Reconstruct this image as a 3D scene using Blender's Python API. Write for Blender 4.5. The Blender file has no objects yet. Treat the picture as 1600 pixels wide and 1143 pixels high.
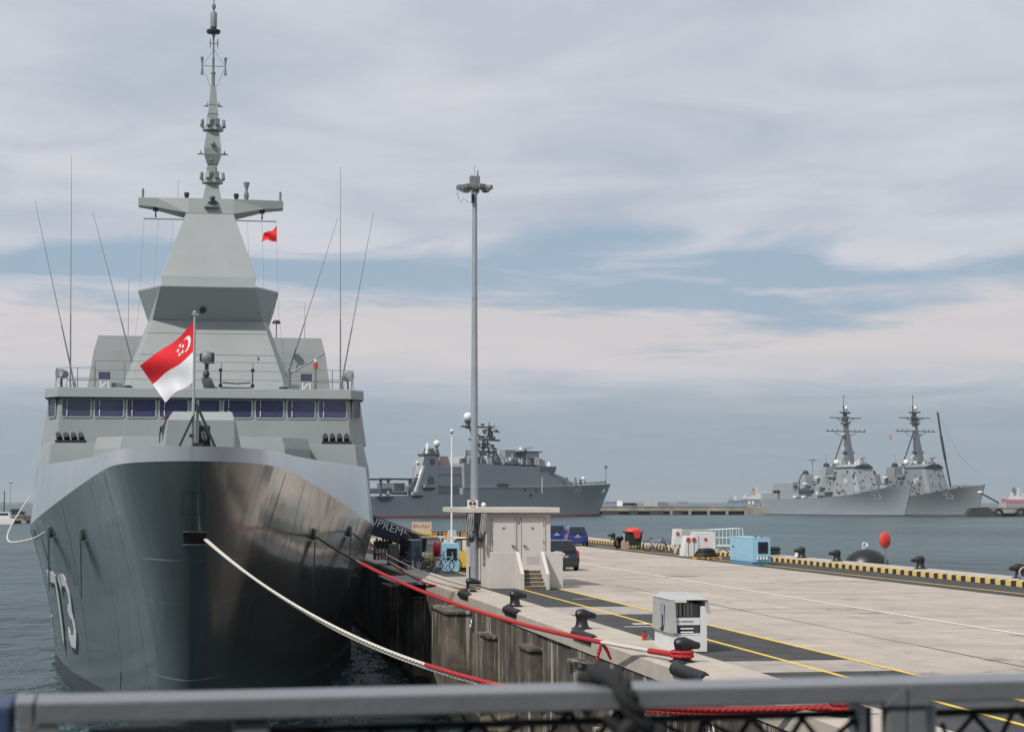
import bpy, math, random
from mathutils import Vector, Matrix, Euler
random.seed(7)
R = math.radians
sc = bpy.context.scene
COL = sc.collection

# ------------------------------------------------------------------ camera
CAMZ = 7.8                      # eye height above the water
YAW = 9.6                       # the pier runs along +Y, the camera looks 9.6 degrees to its right
F = 2900.0
cam = bpy.data.cameras.new('camera')
cam.sensor_width = 36.0
cam.lens = F / 1600 * 36.0
cam.clip_start = 0.3
cam.clip_end = 80000
cam.dof.use_dof = True
cam.dof.focus_distance = 75
cam.dof.aperture_fstop = 6.3
camo = bpy.data.objects.new('camera', cam)
camo.location = (0, 0, CAMZ)
camo.rotation_euler = (R(90 + 4.17), 0, R(-YAW))
COL.objects.link(camo)
sc.camera = camo

# ------------------------------------------------------------------ world and sun
SUN_EL = 50
shd = Vector((.80, .60))      # the way shadows fall on the pier
sund = Vector((-shd.x * math.cos(R(SUN_EL)), -shd.y * math.cos(R(SUN_EL)), math.sin(R(SUN_EL)))).normalized()
world = bpy.data.worlds.new('World')
sc.world = world
world.use_nodes = True
wt = world.node_tree
wt.nodes.clear()


def N(tree, kind, **kw):
    n = tree.nodes.new(kind)
    for k, v in kw.items():
        if k.startswith('_'):
            setattr(n, k[1:], v)
        else:
            n.inputs[k.replace('__', ' ')].default_value = v
    return n


def ramp(tree, stops, fac=None, interp='LINEAR'):
    n = tree.nodes.new('ShaderNodeValToRGB')
    n.color_ramp.interpolation = interp
    e = n.color_ramp.elements
    while len(e) < len(stops):
        e.new(0.5)
    for i, (p, c) in enumerate(stops):
        e[i].position = p
        e[i].color = (c, c, c, 1) if not hasattr(c, '__len__') else (*c, 1)
    if fac is not None:
        tree.links.new(fac, n.inputs[0])
    return n


def mth(tree, op, a, b=None, clamp=False):
    n = tree.nodes.new('ShaderNodeMath')
    n.operation = op
    n.use_clamp = clamp
    for i, x in enumerate((a, b)):
        if x is None:
            continue
        if isinstance(x, (int, float)):
            n.inputs[i].default_value = x
        else:
            tree.links.new(x, n.inputs[i])
    return n.outputs[0]


def mixc(tree, fac, a, b, blend='MIX'):
    n = tree.nodes.new('ShaderNodeMix')
    n.data_type = 'RGBA'
    n.blend_type = blend
    for i, x in ((0, fac), (6, a), (7, b)):
        if isinstance(x, (int, float)):
            n.inputs[i].default_value = x
        elif isinstance(x, (tuple, list)):
            n.inputs[i].default_value = (*x[:3], 1)
        else:
            tree.links.new(x, n.inputs[i])
    return n.outputs[2]


sky = N(wt, 'ShaderNodeTexSky', _sky_type='NISHITA', _sun_disc=False)
sky.sun_elevation = R(SUN_EL)
sky.sun_rotation = math.atan2(sund.x, sund.y)
sky.air_density = 1.0
sky.dust_density = 2.0
SKYS = 0.097
skyc = N(wt, 'ShaderNodeVectorMath', _operation='SCALE')
wt.links.new(sky.outputs[0], skyc.inputs[0])
skyc.inputs['Scale'].default_value = 1.0
tc = wt.nodes.new('ShaderNodeTexCoord')
sep = wt.nodes.new('ShaderNodeSeparateXYZ')
wt.links.new(tc.outputs['Generated'], sep.inputs[0])
zc = mth(wt, 'MAXIMUM', sep.outputs[2], 0.0)
den = mth(wt, 'ADD', zc, 0.055)
px_ = mth(wt, 'DIVIDE', sep.outputs[0], den)
py_ = mth(wt, 'DIVIDE', sep.outputs[1], den)
cmb = wt.nodes.new('ShaderNodeCombineXYZ')
wt.links.new(px_, cmb.inputs[0])
wt.links.new(py_, cmb.inputs[1])
# two layers of stratus at different scales, on a flat cloud deck seen in perspective
n1 = N(wt, 'ShaderNodeTexNoise', Scale=0.42, Detail=7.0, Roughness=0.52, Distortion=0.35)
wt.links.new(cmb.outputs[0], n1.inputs['Vector'])
n2 = N(wt, 'ShaderNodeTexNoise', Scale=1.6, Detail=6.0, Roughness=0.55, Distortion=0.6)
wt.links.new(cmb.outputs[0], n2.inputs['Vector'])
band = ramp(wt, [(0.0, .62), (0.055, .60), (0.078, .53), (0.094, .50), (0.106, .45), (0.122, .41), (0.136, .48), (0.152, .58), (0.30, .60), (1.0, .56)], zc)
cov = mth(wt, 'ADD', mth(wt, 'MULTIPLY', n1.outputs[0], 0.62), mth(wt, 'MULTIPLY', n2.outputs[0], 0.27))
cov = mth(wt, 'SUBTRACT', mth(wt, 'ADD', cov, band.outputs[0]), .005)
covr = ramp(wt, [(0.0, 0.0), (0.80, 0.05), (1.0, 1.0)], mth(wt, 'ADD', mth(wt, 'MULTIPLY', mth(wt, 'SUBTRACT', cov, 0.80), 2.9), 0.66, True))
# cloud body colour, greyer where thick, warmer and brighter low down in the band
thick = ramp(wt, [(0.33, (4.9, 5.5, 6.5)), (0.66, (6.9, 7.05, 7.7))], n2.outputs[0])
warm = ramp(wt, [(0.0, 0.0), (0.058, 0.0), (0.078, 1.0), (0.098, 1.0), (0.125, 0.1), (1.0, 0.0)], zc)
cloudc = mixc(wt, mth(wt, 'MULTIPLY', warm.outputs[0], 0.75), thick.outputs[0], (7.5, 6.8, 6.7))
lowhz = ramp(wt, [(0.0, 1.0), (0.045, 0.85), (0.072, 0.12), (1.0, 0.0)], zc)
mixed = mixc(wt, covr.outputs[0], mixc(wt, 0.85, skyc.outputs[0], (3.7, 4.9, 6.3)), cloudc)
mixed = mixc(wt, mth(wt, 'MULTIPLY', lowhz.outputs[0], 0.9), mixed, (3.0, 3.75, 4.25))
bg = N(wt, 'ShaderNodeBackground', Strength=SKYS)
wt.links.new(mixed, bg.inputs[0])
wo = wt.nodes.new('ShaderNodeOutputWorld')
wt.links.new(bg.outputs[0], wo.inputs[0])

sl = bpy.data.lights.new('sun', 'SUN')
sl.energy = 3.7
sl.angle = R(0.6)
sl.color = (1.0, .95, .87)
so = bpy.data.objects.new('sun', sl)
so.rotation_euler = sund.to_track_quat('Z', 'Y').to_euler()
so.location = (0, 0, 100)
COL.objects.link(so)
sc.view_settings.view_transform = 'Standard'
sc.view_settings.look = 'None'
sc.view_settings.exposure = 0.0
sc.view_settings.gamma = 1.0
sc.view_settings.use_curve_mapping = False
sc.cycles.use_denoising = True
sc.cycles.max_bounces = 6
sc.cycles.diffuse_bounces = 1
sc.cycles.glossy_bounces = 3
sc.cycles.transmission_bounces = 4
sc.cycles.volume_bounces = 0
sc.cycles.sample_clamp_indirect = 6.0

# ------------------------------------------------------------------ materials
MATS = {}


def mat(name, col, rough=.6, metal=0.0, var=.12, nscale=1.5, streak=0.0, streakcol=None, sscale=3.0,
        bump=0.0, bscale=20.0, spec=.5, coat=0.0, emis=None, dirt=0.0, dirtcol=(.05, .045, .04)):
    if name in MATS:
        return MATS[name]
    m = bpy.data.materials.new(name)
    m.use_nodes = True
    t = m.node_tree
    b = t.nodes['Principled BSDF']
    b.inputs['Roughness'].default_value = rough
    b.inputs['Metallic'].default_value = metal
    b.inputs['Specular IOR Level'].default_value = spec
    b.inputs['Coat Weight'].default_value = coat
    c = t.nodes.new('ShaderNodeTexCoord')
    out = None
    if var:
        n = N(t, 'ShaderNodeTexNoise', Scale=nscale, Detail=5.0, Roughness=.6)
        t.links.new(c.outputs['Object'], n.inputs['Vector'])
        r = ramp(t, [(0.3, tuple(x * (1 - var) for x in col)), (0.7, tuple(min(1, x * (1 + var)) for x in col))], n.outputs[0])
        out = r.outputs[0]
    else:
        out = col
    if streak:
        mp = N(t, 'ShaderNodeMapping')
        mp.inputs['Scale'].default_value = (sscale, sscale, sscale * .07)
        t.links.new(c.outputs['Object'], mp.inputs[0])
        n = N(t, 'ShaderNodeTexNoise', Scale=1.0, Detail=6.0, Roughness=.7)
        t.links.new(mp.outputs[0], n.inputs['Vector'])
        r = ramp(t, [(0.5, 0.0), (0.72, 1.0)], n.outputs[0])
        out = mixc(t, mth(t, 'MULTIPLY', r.outputs[0], streak), out, streakcol or tuple(x * .5 for x in col))
    if dirt:
        n = N(t, 'ShaderNodeTexNoise', Scale=nscale * .6, Detail=8.0, Roughness=.7, Distortion=.4)
        t.links.new(c.outputs['Object'], n.inputs['Vector'])
        r = ramp(t, [(0.5, 0.0), (0.66, 1.0)], n.outputs[0])
        out = mixc(t, mth(t, 'MULTIPLY', r.outputs[0], dirt), out, dirtcol)
    if isinstance(out, (tuple, list)):
        b.inputs['Base Color'].default_value = (*out, 1)
    else:
        t.links.new(out, b.inputs['Base Color'])
    if bump:
        n = N(t, 'ShaderNodeTexNoise', Scale=bscale, Detail=4.0)
        t.links.new(c.outputs['Object'], n.inputs['Vector'])
        bm = N(t, 'ShaderNodeBump', Strength=bump, Distance=.02)
        t.links.new(n.outputs[0], bm.inputs['Height'])
        t.links.new(bm.outputs[0], b.inputs['Normal'])
    if emis:
        b.inputs['Emission Color'].default_value = (*emis, 1)
        b.inputs['Emission Strength'].default_value = 1
    MATS[name] = m
    return m


# ------------------------------------------------------------------ mesh helpers
class MB:
    def __init__(s):
        s.v = []
        s.f = []

    def add(s, vs, fs):
        b = len(s.v)
        s.v += [tuple(x) for x in vs]
        s.f += [tuple(b + i for i in f) for f in fs]
        return s

    def hexa(s, p):
        return s.add(p, [(0, 3, 2, 1), (4, 5, 6, 7), (0, 1, 5, 4), (1, 2, 6, 5), (2, 3, 7, 6), (3, 0, 4, 7)])

    def box(s, c, d, rz=0, t=(1, 1)):
        x, y, z = (q / 2 for q in d)
        co, si = math.cos(rz), math.sin(rz)
        p = []
        for zz, k in ((-z, (1, 1)), (z, t)):
            for a, b in ((-x, -y), (x, -y), (x, y), (-x, y)):
                a *= k[0]
                b *= k[1]
                p.append((c[0] + a * co - b * si, c[1] + a * si + b * co, c[2] + zz))
        return s.hexa(p)

    def bx(s, x0, x1, y0, y1, z0, z1):
        return s.box(((x0 + x1) / 2, (y0 + y1) / 2, (z0 + z1) / 2), (x1 - x0, y1 - y0, z1 - z0))

    def prism(s, poly, ax, a, b):
        n = len(poly)

        def P(q, h):
            return {'x': (h, q[0], q[1]), 'y': (q[0], h, q[1]), 'z': (q[0], q[1], h)}[ax]
        vs = [P(q, a) for q in poly] + [P(q, b) for q in poly]
        fs = [tuple(range(n))[::-1], tuple(range(n, 2 * n))] + [(i, (i + 1) % n, n + (i + 1) % n, n + i) for i in range(n)]
        return s.add(vs, fs)

    def tube(s, pts, r, n=6, cap=True):
        pts = [Vector(p) for p in pts]
        rs = r if isinstance(r, (list, tuple)) else [r] * len(pts)
        rings = []
        u = None
        for i, p in enumerate(pts):
            d = (pts[min(i + 1, len(pts) - 1)] - pts[max(i - 1, 0)]).normalized()
            if u is None:
                u = d.cross(Vector((0, 0, 1)) if abs(d.z) < .9 else Vector((1, 0, 0))).normalized()
            else:
                u = (u - d * u.dot(d)).normalized()
            w = d.cross(u)
            rings.append([p + (u * math.cos(2 * math.pi * k / n) + w * math.sin(2 * math.pi * k / n)) * rs[i] for k in range(n)])
        return s.loft(rings, True, cap)

    def loft(s, rings, closed=True, cap=True):
        n = len(rings[0])
        b = len(s.v)
        for r_ in rings:
            s.v += [tuple(q) for q in r_]
        m = n if closed else n - 1
        for i in range(len(rings) - 1):
            for k in range(m):
                k2 = (k + 1) % n
                s.f.append((b + i * n + k, b + i * n + k2, b + (i + 1) * n + k2, b + (i + 1) * n + k))
        if cap and closed:
            s.f.append(tuple(b + k for k in range(n))[::-1])
            s.f.append(tuple(b + (len(rings) - 1) * n + k for k in range(n)))
        return s

    def cyl(s, a, b, r, r2=None, n=12):
        return s.tube([a, b], [r, r if r2 is None else r2], n)

    def sph(s, c, r, n=12, sq=(1, 1, 1), lo=-1.0):
        rings = []
        m = max(5, n // 2)
        a0 = math.asin(lo)
        for i in range(m + 1):
            a = a0 + (math.pi / 2 - a0) * i / m
            q = max(math.cos(a), .02) * r
            rings.append([(c[0] + q * math.cos(2 * math.pi * k / n) * sq[0], c[1] + q * math.sin(2 * math.pi * k / n) * sq[1], c[2] + math.sin(a) * r * sq[2]) for k in range(n)])
        return s.loft(rings)

    def lathe(s, c, prof, n=14):
        return s.loft([[(c[0] + r * math.cos(2 * math.pi * k / n), c[1] + r * math.sin(2 * math.pi * k / n), c[2] + z) for k in range(n)] for r, z in prof])

    def torus(s, c, R0, r, ax='y', n=20, m=6, a0=0, a1=360):
        pts = []
        full = a1 - a0 >= 360
        for i in range(n + 1):
            a = R(a0 + (a1 - a0) * i / n)
            x, y = R0 * math.cos(a), R0 * math.sin(a)
            pts.append({'y': (c[0] + x, c[1], c[2] + y), 'x': (c[0], c[1] + x, c[2] + y), 'z': (c[0] + x, c[1] + y, c[2])}[ax])
        return s.tube(pts, r, m, cap=not full)

    def xf(s, M):
        s.v = [tuple(M @ Vector(p)) for p in s.v]
        return s

    def join(s, o):
        return s.add(o.v, o.f)

    def build(s, name, m, parent=None, smooth=False, bevel=0, loc=None, rz=0):
        me = bpy.data.meshes.new(name)
        me.from_pydata(s.v, [], s.f)
        me.validate()
        me.update()
        import bmesh
        bm = bmesh.new()
        bm.from_mesh(me)
        bmesh.ops.recalc_face_normals(bm, faces=bm.faces)
        if bevel:
            bmesh.ops.bevel(bm, geom=[e for e in bm.edges if len(e.link_faces) == 2 and e.calc_face_angle(0) > .5], offset=bevel, segments=2, affect='EDGES', profile=.6)
        if smooth:
            for fc in bm.faces:
                fc.smooth = True
            for e in bm.edges:
                if len(e.link_faces) == 2 and e.calc_face_angle(0) > R(38):
                    e.smooth = False
        bm.to_mesh(me)
        bm.free()
        if m:
            me.materials.append(m)
        o = bpy.data.objects.new(name, me)
        COL.objects.link(o)
        if parent:
            o.parent = parent
        if loc:
            o.location = loc
        if rz:
            o.rotation_euler.z = rz
        return o


def tag(o, label=None, cat=None, group=None, kind=None):
    if label:
        o['label'] = label
    if cat:
        o['category'] = cat
    if group:
        o['group'] = group
    if kind:
        o['kind'] = kind
    return o


def thing(name, label, cat, loc=(0, 0, 0), rz=0, group=None):
    o = bpy.data.objects.new(name, None)
    o.empty_display_size = .2
    COL.objects.link(o)
    o.location = loc
    o.rotation_euler = (0, 0, rz)
    return tag(o, label, cat, group)


def dup(root, loc, rz=None, label=None):
    """a copy of a thing with copies of its parts and sub-parts (mesh data shared)"""
    r = root.copy()
    COL.objects.link(r)
    r.location = loc
    if rz is not None:
        r.rotation_euler = (0, 0, rz)
    if label:
        r['label'] = label
    for ch in list(root.children):
        c = ch.copy()
        COL.objects.link(c)
        c.parent = r
        for g in list(ch.children):
            d = g.copy()
            COL.objects.link(d)
            d.parent = c
    return r


def clone(o, parent=None, loc=None):
    c = o.copy()
    COL.objects.link(c)
    c.parent = parent
    if loc:
        c.location = loc
    return c


def struct(name, mb, m, parent=None, **kw):
    o = mb.build(name, m, parent, **kw)
    if not parent:
        o['kind'] = 'structure'
    return o


def text_mb(txt, size, depth=.02, shear=0, spacing=1.0):
    """lettering as solid mesh in the XZ plane, facing -Y"""
    cu = bpy.data.curves.new('t', 'FONT')
    cu.body = txt
    cu.size = size
    cu.extrude = depth / 2
    cu.shear = shear
    cu.space_character = spacing
    cu.resolution_u = 3
    o = bpy.data.objects.new('t', cu)
    COL.objects.link(o)
    dg = bpy.context.evaluated_depsgraph_get()
    me = bpy.data.meshes.new_from_object(o.evaluated_get(dg))
    mb = MB()
    mb.v = [(v.co.x, -v.co.z, v.co.y) for v in me.vertices]
    mb.f = [tuple(p.vertices) for p in me.polygons]
    bpy.data.objects.remove(o)
    bpy.data.meshes.remove(me)
    return mb


def lerp(tab, x):
    if x <= tab[0][0]:
        return tab[0][1]
    for (a, b), (c, d) in zip(tab, tab[1:]):
        if x <= c:
            return b + (d - b) * (x - a) / (c - a)
    return tab[-1][1]


def smooth_lerp(tab, x):
    return (lerp(tab, x - .8) + lerp(tab, x) * 2 + lerp(tab, x + .8)) / 4


def catmull(pts, k=8):
    pts = [Vector(p) for p in pts]
    out = []
    for i in range(len(pts) - 1):
        p0, p1, p2, p3 = pts[max(i - 1, 0)], pts[i], pts[i + 1], pts[min(i + 2, len(pts) - 1)]
        for j in range(k):
            t = j / k
            out.append(.5 * ((2 * p1) + (p2 - p0) * t + (2 * p0 - 5 * p1 + 4 * p2 - p3) * t * t + (3 * p1 - p0 - 3 * p2 + p3) * t ** 3))
    out.append(pts[-1])
    return out

# ------------------------------------------------------------------ SETTING: water, haze, pier
# water
wm = bpy.data.materials.new('sea_water')
wm.use_nodes = True
t = wm.node_tree
b = t.nodes['Principled BSDF']
b.inputs['Roughness'].default_value = .27
b.inputs['IOR'].default_value = 1.33
b.inputs['Specular IOR Level'].default_value = .17
geo = t.nodes.new('ShaderNodeNewGeometry')
mp = N(t, 'ShaderNodeMapping')
mp.inputs['Rotation'].default_value = (0, 0, R(8))
mp.inputs['Scale'].default_value = (1.2, .6, 1)
t.links.new(geo.outputs['Position'], mp.inputs[0])
big = N(t, 'ShaderNodeTexNoise', Scale=.012, Detail=3.0, Roughness=.5)
t.links.new(mp.outputs[0], big.inputs['Vector'])
rb = ramp(t, [(.36, (.012, .038, .044)), (.62, (.022, .066, .070))], big.outputs[0])
t.links.new(rb.outputs[0], b.inputs['Base Color'])
h = None
for scl, amp, det in ((.08, 2.6, 3), (.26, 1.7, 4), (1.0, .50, 4), (3.3, .12, 3)):
    n = N(t, 'ShaderNodeTexNoise', Scale=scl, Detail=float(det), Roughness=.55, Distortion=.35)
    t.links.new(mp.outputs[0], n.inputs['Vector'])
    q = mth(t, 'MULTIPLY', n.outputs[0], amp)
    h = q if h is None else mth(t, 'ADD', h, q)
# wind lanes: calmer and rougher stretches
calm = N(t, 'ShaderNodeTexNoise', Scale=.006, Detail=2.0)
mp2 = N(t, 'ShaderNodeMapping')
mp2.inputs['Scale'].default_value = (.5, 2.2, 1)
t.links.new(geo.outputs['Position'], mp2.inputs[0])
t.links.new(mp2.outputs[0], calm.inputs['Vector'])
cr = ramp(t, [(.42, .55), (.58, 1.0)], calm.outputs[0])
bmp = N(t, 'ShaderNodeBump', Distance=.95)
t.links.new(mth(t, 'MULTIPLY', cr.outputs[0], 1.0), bmp.inputs['Strength'])
t.links.new(h, bmp.inputs['Height'])
t.links.new(bmp.outputs[0], b.inputs['Normal'])
SEA = 34000
struct('sea_water', MB().add([(-SEA, -900, 0), (SEA, -900, 0), (SEA, SEA, 0), (-SEA, SEA, 0)], [(0, 1, 2, 3)]), wm)

# haze
hm = bpy.data.materials.new('haze_air')
hm.use_nodes = True
t = hm.node_tree
t.nodes.clear()
pv = N(t, 'ShaderNodeVolumePrincipled', Density=.000065, Anisotropy=.25)
pv.inputs['Color'].default_value = (.80, .88, .94, 1)
ho = t.nodes.new('ShaderNodeOutputMaterial')
t.links.new(pv.outputs[0], ho.inputs['Volume'])
hz = MB().bx(-SEA - 200, SEA + 200, -1100, SEA + 200, -9, 95).build('haze', hm)
hz['kind'] = 'stuff'

# --- materials of the pier
M_conc = mat('pier_concrete', (.41, .355, .30), .85, var=.16, nscale=.55, dirt=.5, dirtcol=(.27, .235, .20), bump=.25, bscale=14)
t = M_conc.node_tree
b = t.nodes['Principled BSDF']
g_ = t.nodes.new('ShaderNodeNewGeometry')
prev = b.inputs['Base Color'].links[0].from_socket
for sc3, lo, hi, am, cl in (((.10, .45, 1), .56, .70, .30, (.20, .175, .15)), ((.55, .09, 1), .56, .68, .35, (.22, .19, .165)), ((.8, .6, 1), .61, .68, .6, (.13, .115, .10)), ((.25, .25, 1), .55, .70, .35, (.50, .45, .39))):
    m_ = N(t, 'ShaderNodeMapping')
    m_.inputs['Scale'].default_value = sc3
    t.links.new(g_.outputs['Position'], m_.inputs[0])
    n_ = N(t, 'ShaderNodeTexNoise', Scale=1.0, Detail=6.0, Roughness=.6, Distortion=.3)
    t.links.new(m_.outputs[0], n_.inputs['Vector'])
    prev = mixc(t, mth(t, 'MULTIPLY', ramp(t, [(lo, 0.0), (hi, 1.0)], n_.outputs[0]).outputs[0], am), prev, cl)
oi = t.nodes.new('ShaderNodeObjectInfo')
prev = mixc(t, 1.0, prev, ramp(t, [(0, .90), (1, 1.06)], oi.outputs['Random']).outputs[0], 'MULTIPLY')
t.links.new(prev, b.inputs['Base Color'])
M_conc2 = mat('cap_concrete', (.42, .37, .315), .85, var=.12, nscale=1.2, dirt=.3, dirtcol=(.33, .29, .24), bump=.3, bscale=22)
M_asph = mat('asphalt', (.040, .040, .042), .9, var=.3, nscale=1.4, dirt=.45, dirtcol=(.085, .08, .075), bump=.5, bscale=60)
M_band = mat('grooved_concrete', (.34, .31, .28), .85, var=.2, nscale=2, dirt=.4, dirtcol=(.2, .18, .16), bump=.3, bscale=30)
M_yel = mat('yellow_line_paint', (.72, .50, .06), .7, var=.15, nscale=6, dirt=.35, dirtcol=(.4, .3, .12))
M_wht = mat('white_line_paint', (.72, .70, .66), .7, var=.12, nscale=5, dirt=.3, dirtcol=(.5, .46, .42))
M_joint = mat('joint_sealant', (.10, .09, .08), .9, var=.2)

QZ = 4.4
XW, XC, XA, XR = 9.72, 11.05, 13.9, 29.0       # outer edge, cap inner edge, asphalt outer edge, right asphalt strip
XK0, XK1, XE = 32.45, 32.75, 35.2
Y0, Y1 = -25.0, 176.0
q = struct('quay', MB().bx(XW + .32, XE, Y0, Y1, -5, QZ - .42), mat('quay_core', (.2, .18, .16)))
# paving slabs laid in three lanes across the deck, joints recessed
lanes = [(XA, 18.93), (18.93, 23.96), (23.96, XR)]
slabs = {}
yy = Y0
k = 0
while yy < Y1 - .1:
    for li, (a, c) in enumerate(lanes):
        if (li) not in slabs:
            o = MB().box((0, 0, -.16), (c - a - .04, 6.66, .32)).build('paving_slab', M_conc, q, bevel=.012, loc=((a + c) / 2, yy + 3.35, QZ))
            slabs[li] = o
        else:
            o = clone(slabs[li], q, ((a + c) / 2, yy + 3.35, QZ + random.uniform(-.004, .004)))
    yy += 6.7
struct('slab_bed', MB().bx(XA, XR, Y0, Y1, QZ - .322, QZ - .08), M_joint, q)
# asphalt strips
struct('asphalt_strip', MB().bx(XC, XA, Y0, Y1, QZ - .3, QZ - .004), M_asph, q)
struct('asphalt_strip', MB().bx(XR, XK0, Y0, Y1, QZ - .3, QZ - .004), M_asph, q)
# concrete crossings laid in the strip
for (a, c) in ((55.2, 59.2), (36.0, 38.6), (75.8, 84), (96, 99.5), (117, 120), (17, 20)):
    n_pl = max(3, int((c - a) / .42)) if a == 36.0 else 3
    for i in range(n_pl):
        s0 = a + (c - a) * i / n_pl
        s1 = a + (c - a) * (i + 1) / n_pl - .035
        MB().bx(XC + .01, XA - .02, s0, s1, QZ - .1, QZ + .002).build('crossing_plank', M_band, q)
# lines
for x in (12.46, 13.97):
    w_ = .11
    struct('painted_line', MB().bx(x - w_ / 2, x + w_ / 2, Y0, 175, QZ + .001, QZ + .007), M_yel, q)
struct('painted_line', MB().bx(20.84, 20.96, Y0, 172, QZ + .006, QZ + .011), M_wht, q)
for y_, x0_, x1_ in ((96.5, 14.5, 22), (84.0, 14, 24.5), (101, 23, 29), (66, 19, 29), (57, 14.2, 21), (121, 20, 29), (47.5, 20, 29), (76, 24, 29)):
    MB().tube([(x0_ + (x1_ - x0_) * i / 8, y_ + .12 * math.sin(i * 2.1), QZ - .020) for i in range(9)], .028, 6).build('tar_seam', M_joint, q)
MB().tube([(16.85 + .03 * math.sin(i * 1.3) + .02 * math.sin(i * 3.7), 28 + i * 2.0, QZ - .022) for i in range(24)], .035, 6).build('tar_seam', M_joint, q)
struct('painted_line', MB().bx(30.0, 30.11, Y0, 172, QZ + .001, QZ + .007), M_yel, q)
for (x, y, w_, l_) in ((11.5, 49.6, .9, .12), (12.0, 50.6, .5, .35), (13.0, 64.0, .8, .1)):
    struct('painted_mark', MB().bx(x, x + w_, y, y + l_, QZ + .0015, QZ + .006), M_wht, q)
# the cap along both edges, cast in lengths
yy = Y0
cap0 = None
while yy < Y1:
    if cap0 is None:
        cap0 = MB().prism([(0, 0), (XC - XW - .01, 0), (XC - XW - .01, .42), (.07, .42), (.0, .35)], 'y', 0, 9.97).build('cap_block', M_conc2, q, loc=(XW, yy, QZ - .40))
    else:
        clone(cap0, q, (XW, yy, QZ - .40))
    yy += 10.0
yy = Y0
cap1 = None
while yy < Y1:
    if cap1 is None:
        cap1 = MB().bx(0, XE - XK1, 0, 9.97, 0, .45).build('cap_block', M_conc2, q, bevel=.02, loc=(XK1, yy, QZ - .30))
    else:
        clone(cap1, q, (XK1, yy, QZ - .30))
    yy += 10.0
# striped kerb
km = bpy.data.materials.new('striped_kerb_paint')
km.use_nodes = True
t = km.node_tree
b = t.nodes['Principled BSDF']
b.inputs['Roughness'].default_value = .7
c = t.nodes.new('ShaderNodeTexCoord')
s_ = t.nodes.new('ShaderNodeSeparateXYZ')
t.links.new(c.outputs['Object'], s_.inputs[0])
fr = mth(t, 'FRACT', mth(t, 'MULTIPLY', s_.outputs[1], 1 / 1.0))
nz = N(t, 'ShaderNodeTexNoise', Scale=9.0, Detail=4.0)
t.links.new(c.outputs['Object'], nz.inputs['Vector'])
sw = ramp(t, [(.50, 0.0), (.53, 1.0)], mth(t, 'ADD', fr, mth(t, 'MULTIPLY', mth(t, 'SUBTRACT', nz.outputs[0], .5), .07)))
yy_ = mixc(t, nz.outputs[0], (.80, .56, .12), (.62, .46, .18))
t.links.new(mixc(t, sw.outputs[0], yy_, (.035, .03, .03)), b.inputs['Base Color'])
yy = Y0
kb = None
while yy < Y1:
    if kb is None:
        kb = MB().bx(0, XK1 - XK0 - .01, 0, 4.98, 0, .50).build('kerb_block', km, q, bevel=.02, loc=(XK0, yy, QZ - .28))
    else:
        clone(kb, q, (XK0, yy, QZ - .28))
    yy += 5.0

# quay wall along the berth: facing slabs, recesses, corbels, dark stained
wmt = bpy.data.materials.new('stained_wall')
wmt.use_nodes = True
t = wmt.node_tree
b = t.nodes['Principled BSDF']
b.inputs['Roughness'].default_value = .9
c = t.nodes.new('ShaderNodeNewGeometry')
s_ = t.nodes.new('ShaderNodeSeparateXYZ')
t.links.new(c.outputs['Position'], s_.inputs[0])


def pn(scale, sx, sy, sz, det=5.0):
    m_ = N(t, 'ShaderNodeMapping')
    m_.inputs['Scale'].default_value = (sx, sy, sz)
    t.links.new(c.outputs['Position'], m_.inputs[0])
    n_ = N(t, 'ShaderNodeTexNoise', Scale=scale, Detail=det, Roughness=.65)
    t.links.new(m_.outputs[0], n_.inputs['Vector'])
    return n_.outputs[0]


base = ramp(t, [(.32, (.028, .024, .019)), (.5, (.075, .064, .050)), (.68, (.19, .165, .13))], pn(.5, 1, 1, 1))
drip = ramp(t, [(.56, 0.0), (.61, 1.0)], pn(1.0, 3, 2.3, .14))
c1 = mixc(t, mth(t, 'MULTIPLY', drip.outputs[0], .7), base.outputs[0], (.44, .41, .36))
drip2 = ramp(t, [(.52, 0.0), (.60, 1.0)], pn(1.0, 2, .9, .2))
c2 = mixc(t, mth(t, 'MULTIPLY', drip2.outputs[0], .8), c1, (.055, .048, .04))
# pale tidal zone below, weed line at the water
tide = ramp(t, [(.0, 1.0), (.20, .9), (.45, 0.0)], mth(t, 'MULTIPLY', mth(t, 'ADD', s_.outputs[2], mth(t, 'MULTIPLY', pn(.8, 1, 1, 1), 1.6)), .2))
c3 = mixc(t, mth(t, 'MULTIPLY', tide.outputs[0], .75), c2, (.36, .30, .20))
weed = ramp(t, [(.0, 1.0), (.5, 1.0), (.62, 0.0)], mth(t, 'ADD', s_.outputs[2], .2))
c4 = mixc(t, weed.outputs[0], c3, (.03, .035, .02))
t.links.new(c4, b.inputs['Base Color'])
bmp = N(t, 'ShaderNodeBump', Strength=.5, Distance=.06)
t.links.new(pn(2.5, 1, 1, 1), bmp.inputs['Height'])
t.links.new(bmp.outputs[0], b.inputs['Normal'])
wall = MB()
pan = MB().bx(0, .30, 0, 4.86, -5, QZ - .40)
yy = Y0
w0 = None
while yy < Y1:
    if w0 is None:
        w0 = pan.build('wall_panel', wmt, q, bevel=.03, loc=(XW + .04, yy, 0))
    else:
        clone(w0, q, (XW + .04 + (random.choice((0, 0, .05))), yy, 0))
    yy += 4.9
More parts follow.
